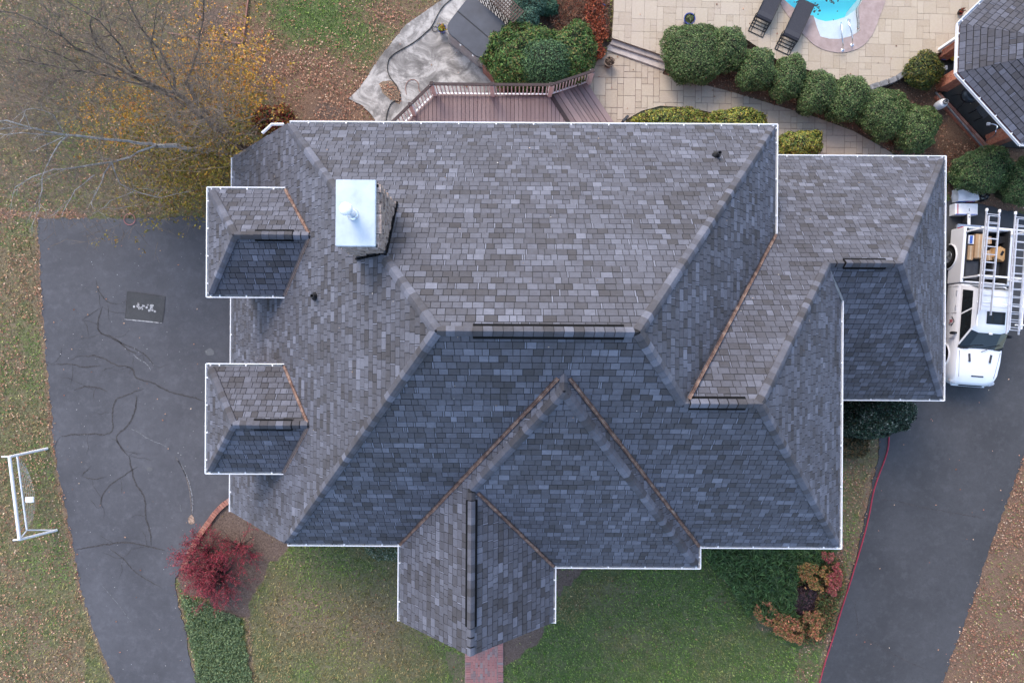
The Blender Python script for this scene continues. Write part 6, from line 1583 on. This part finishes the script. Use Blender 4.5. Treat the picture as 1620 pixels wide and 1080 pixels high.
# dry perennials behind the tub
DRYP = [(120, 84, 62), (150, 108, 82), (92, 58, 44), (130, 62, 40), (104, 90, 76), (70, 52, 42)]
leaf_patch('dry_perennials', [(860, -10), (958, -10), (966, 40), (958, 75), (945, 92), (915, 96), (900, 60), (870, 40)], .25, 6000, DRYP, (.10, .26), asp=.10, lean=1.0, zj=.22)
leaf_patch('rust_foliage', [(925, -10), (955, -10), (962, 60), (950, 92), (935, 95), (930, 50)], .35, 1700, [(140, 66, 40), (110, 50, 34), (160, 84, 50)], (.06, .12), asp=.5, zj=.2)
leaf_patch('pebble_edge_weeds', [(955, -5), (972, -5), (968, 60), (955, 85), (940, 100), (945, 70), (958, 40)], .06, 900, [(120, 110, 100), (160, 165, 80), (90, 80, 70)], (.04, .08), asp=.6)
leaf_patch('white_flower_clump', [(575, 865), (632, 866), (632, 888), (610, 884), (585, 880)], .12, 900, [(60, 80, 50), (80, 100, 66), (150, 160, 140)], (.04, .08), asp=.5)

# ---------------------------------------------------------------- grass blades and fallen leaves
HOUSEP = [(367, 240), (455, 192), (1228, 200), (1228, 243), (1495, 245), (1493, 630), (1330, 632), (1328, 863), (1112, 865), (1110, 897), (884, 897), (882, 985), (748, 1038), (632, 983), (632, 863), (455, 862), (365, 817)]
def nonplant(X_, Y_):
    bx0, by0 = X_, Y_
    X_ = X_+rng.normal(0, 1.6, X_.shape)+(vnoise(X_, Y_, 9, 5)-.5)*7; Y_ = Y_+rng.normal(0, 1.6, Y_.shape)
    bad = inpoly(X_, Y_, DRV_L) | inpoly(X_, Y_, DRV_R) | inpoly(X_, Y_, WALK) | inpoly(X_, Y_, UPP) | inpoly(X_, Y_, TUBP) | inpoly(X_, Y_, [(735, 980), (797, 980), (797, 1100), (735, 1100)])
    shr = [(810+(x-810)*.985, 540+(y-540)*.985) for x, y in HOUSEP]
    bad |= inpoly(bx0, by0, WALK) | inpoly(bx0, by0, UPP) | inpoly(bx0, by0, TUBP)
    X_, Y_ = bx0, by0
    return bad, inpoly(X_, Y_, shr) | inpoly(X_, Y_, [(1484, 144), (1486, 96), (1560, 60), (1625, 60), (1625, 240), (1566, 234)])
n = 460000
X_ = rng.uniform(-15, 1635, n); Y_ = rng.uniform(-15, 1095, n)
bad, inh = nonplant(X_, Y_); g_, l_, d_, y_ = zones(X_, Y_)
ok = ~bad & ~inh & (rng.random(n) < np.clip(.9-1.3*d_-.75*l_, 0.02, 1))
X_, Y_, g_, l_, y_ = X_[ok], Y_[ok], g_[ok], l_[ok], y_[ok]; k = len(X_)
bx_ = (X_-810)*D/F; by_ = (540-Y_)*D/F; az = rng.uniform(0, 6.283, k); ln = rng.uniform(.04, .11, k); wd_ = rng.uniform(.009, .018, k)
dx_, dy_ = np.cos(az), np.sin(az); lean = rng.uniform(.3, .9, k)
z0_ = np.full(k, -.01)
V3 = np.stack([np.stack([bx_-dy_*wd_, by_+dx_*wd_, z0_], -1), np.stack([bx_+dy_*wd_, by_-dx_*wd_, z0_], -1), np.stack([bx_+dx_*ln*lean, by_+dy_*ln*lean, z0_+ln*.8], -1)], 1)
patch = np.clip((vnoise(X_, Y_, 60, 77, 5)-.5)*3.4+g_+(rng.random(k)-.5)*.45-y_*.5, 0, 1)[:, None]
cg = pal([(112, 150, 62), (138, 168, 78), (84, 116, 48), (166, 180, 102), (64, 90, 38)], k, .26); cd = pal([(176, 156, 108), (150, 130, 86), (196, 176, 128), (116, 98, 64), (98, 82, 54)], k, .32)
np_mesh('grass_blades', V3, 3, LEAF, cg*patch+cd*(1-patch), kind='stuff')
# fallen leaves
n = 420000
X_ = rng.uniform(-15, 1635, n); Y_ = rng.uniform(-15, 1095, n); g_, l_, d_, y_ = zones(X_, Y_); bad, inh = nonplant(X_, Y_)
inhole = inpoly(X_, Y_, [(600, 133), (618, 128), (633, 144), (635, 162), (618, 158)])
pr_ = np.where(bad & ~inhole, .0014, np.clip(.0035+.75*l_**1.25*np.clip((vnoise(X_, Y_, 26, 91, 4)-.30)*3.2, .05, 1.3)+.02*y_, 0, .85)); pr_ = np.where(inhole, .8, pr_)
ok = (~inh) & (rng.random(n) < pr_); X_, Y_ = X_[ok], Y_[ok]; bad = (bad | inhole)[ok]; k = len(X_)
Z_ = np.where(bad, .055, .03)+rng.uniform(0, .03, k); Z_ = np.where(inpoly(X_, Y_, UPP), ZU+.02, Z_)
P = np.stack([(X_-810)*(D-Z_)/F, (540-Y_)*(D-Z_)/F, Z_], -1); Nn = rng.normal(0, .3, (k, 3)); Nn[:, 2] = 1
np_mesh('fallen_leaves', cards(P, Nn, rng.uniform(.03, .082, k), .7), 4, LEAF, pal([(176, 132, 102), (148, 104, 80), (196, 160, 130), (124, 82, 62), (216, 190, 160), (154, 96, 76), (104, 76, 60)], k, .2, [.22, .22, .12, .16, .05, .12, .11]), kind='stuff')
n = 150; SX, SY = rng.uniform(-520, 760, n), rng.uniform(-300, 320, n); Q_ = []
for x_, y_ in zip(SX, SY):
    for nm, f_, pg in planes:
        if inpoly(np.array([x_]), np.array([y_]), pg)[0] and all(f_.d(x_, y_) <= g_.d(x_, y_)+.0005 for n2, g_, p2 in planes if inpoly(np.array([x_]), np.array([y_]), p2)[0]):
            Q_.append((W(x_, y_, f_)+n_of(f_)*.035, n_of(f_))); break
for a_, b_, k in (((-480, YB), (-361, YB), 0), ((-178, YB), (-357, YB), 22), ((XBR, YB), (XM, YB), 26), ((XER, YBF), (XBR, YBF), 18), ((-357, YT), (XR, YT), 60), ((500, YWB), (XW, YWB), 34)):
    for _ in range(k):
        x_ = random.uniform(a_[0], b_[0]); y_ = a_[1]; f_ = {YB: fF, YBF: fBF, YT: fB, YWB: fRF}[a_[1]]; sg = 1 if y_ > 0 else -1
        Q_.append((W(x_, y_, f_)+Vector((0, sg*random.uniform(.01, .05), -.075)), Vector((random.gauss(0, .3), random.gauss(0, .3), 1))))
P = np.array([tuple(a) for a, b in Q_]); Nn = np.array([tuple(b) for a, b in Q_])
np_mesh('roof_debris', cards(P, Nn, rng.uniform(.02, .05, len(P)), .7), 4, LEAF, pal([(190, 186, 180), (150, 120, 90), (60, 50, 44), (170, 150, 130)], len(P), .2), kind='stuff')
print('objects', len(bpy.data.objects))
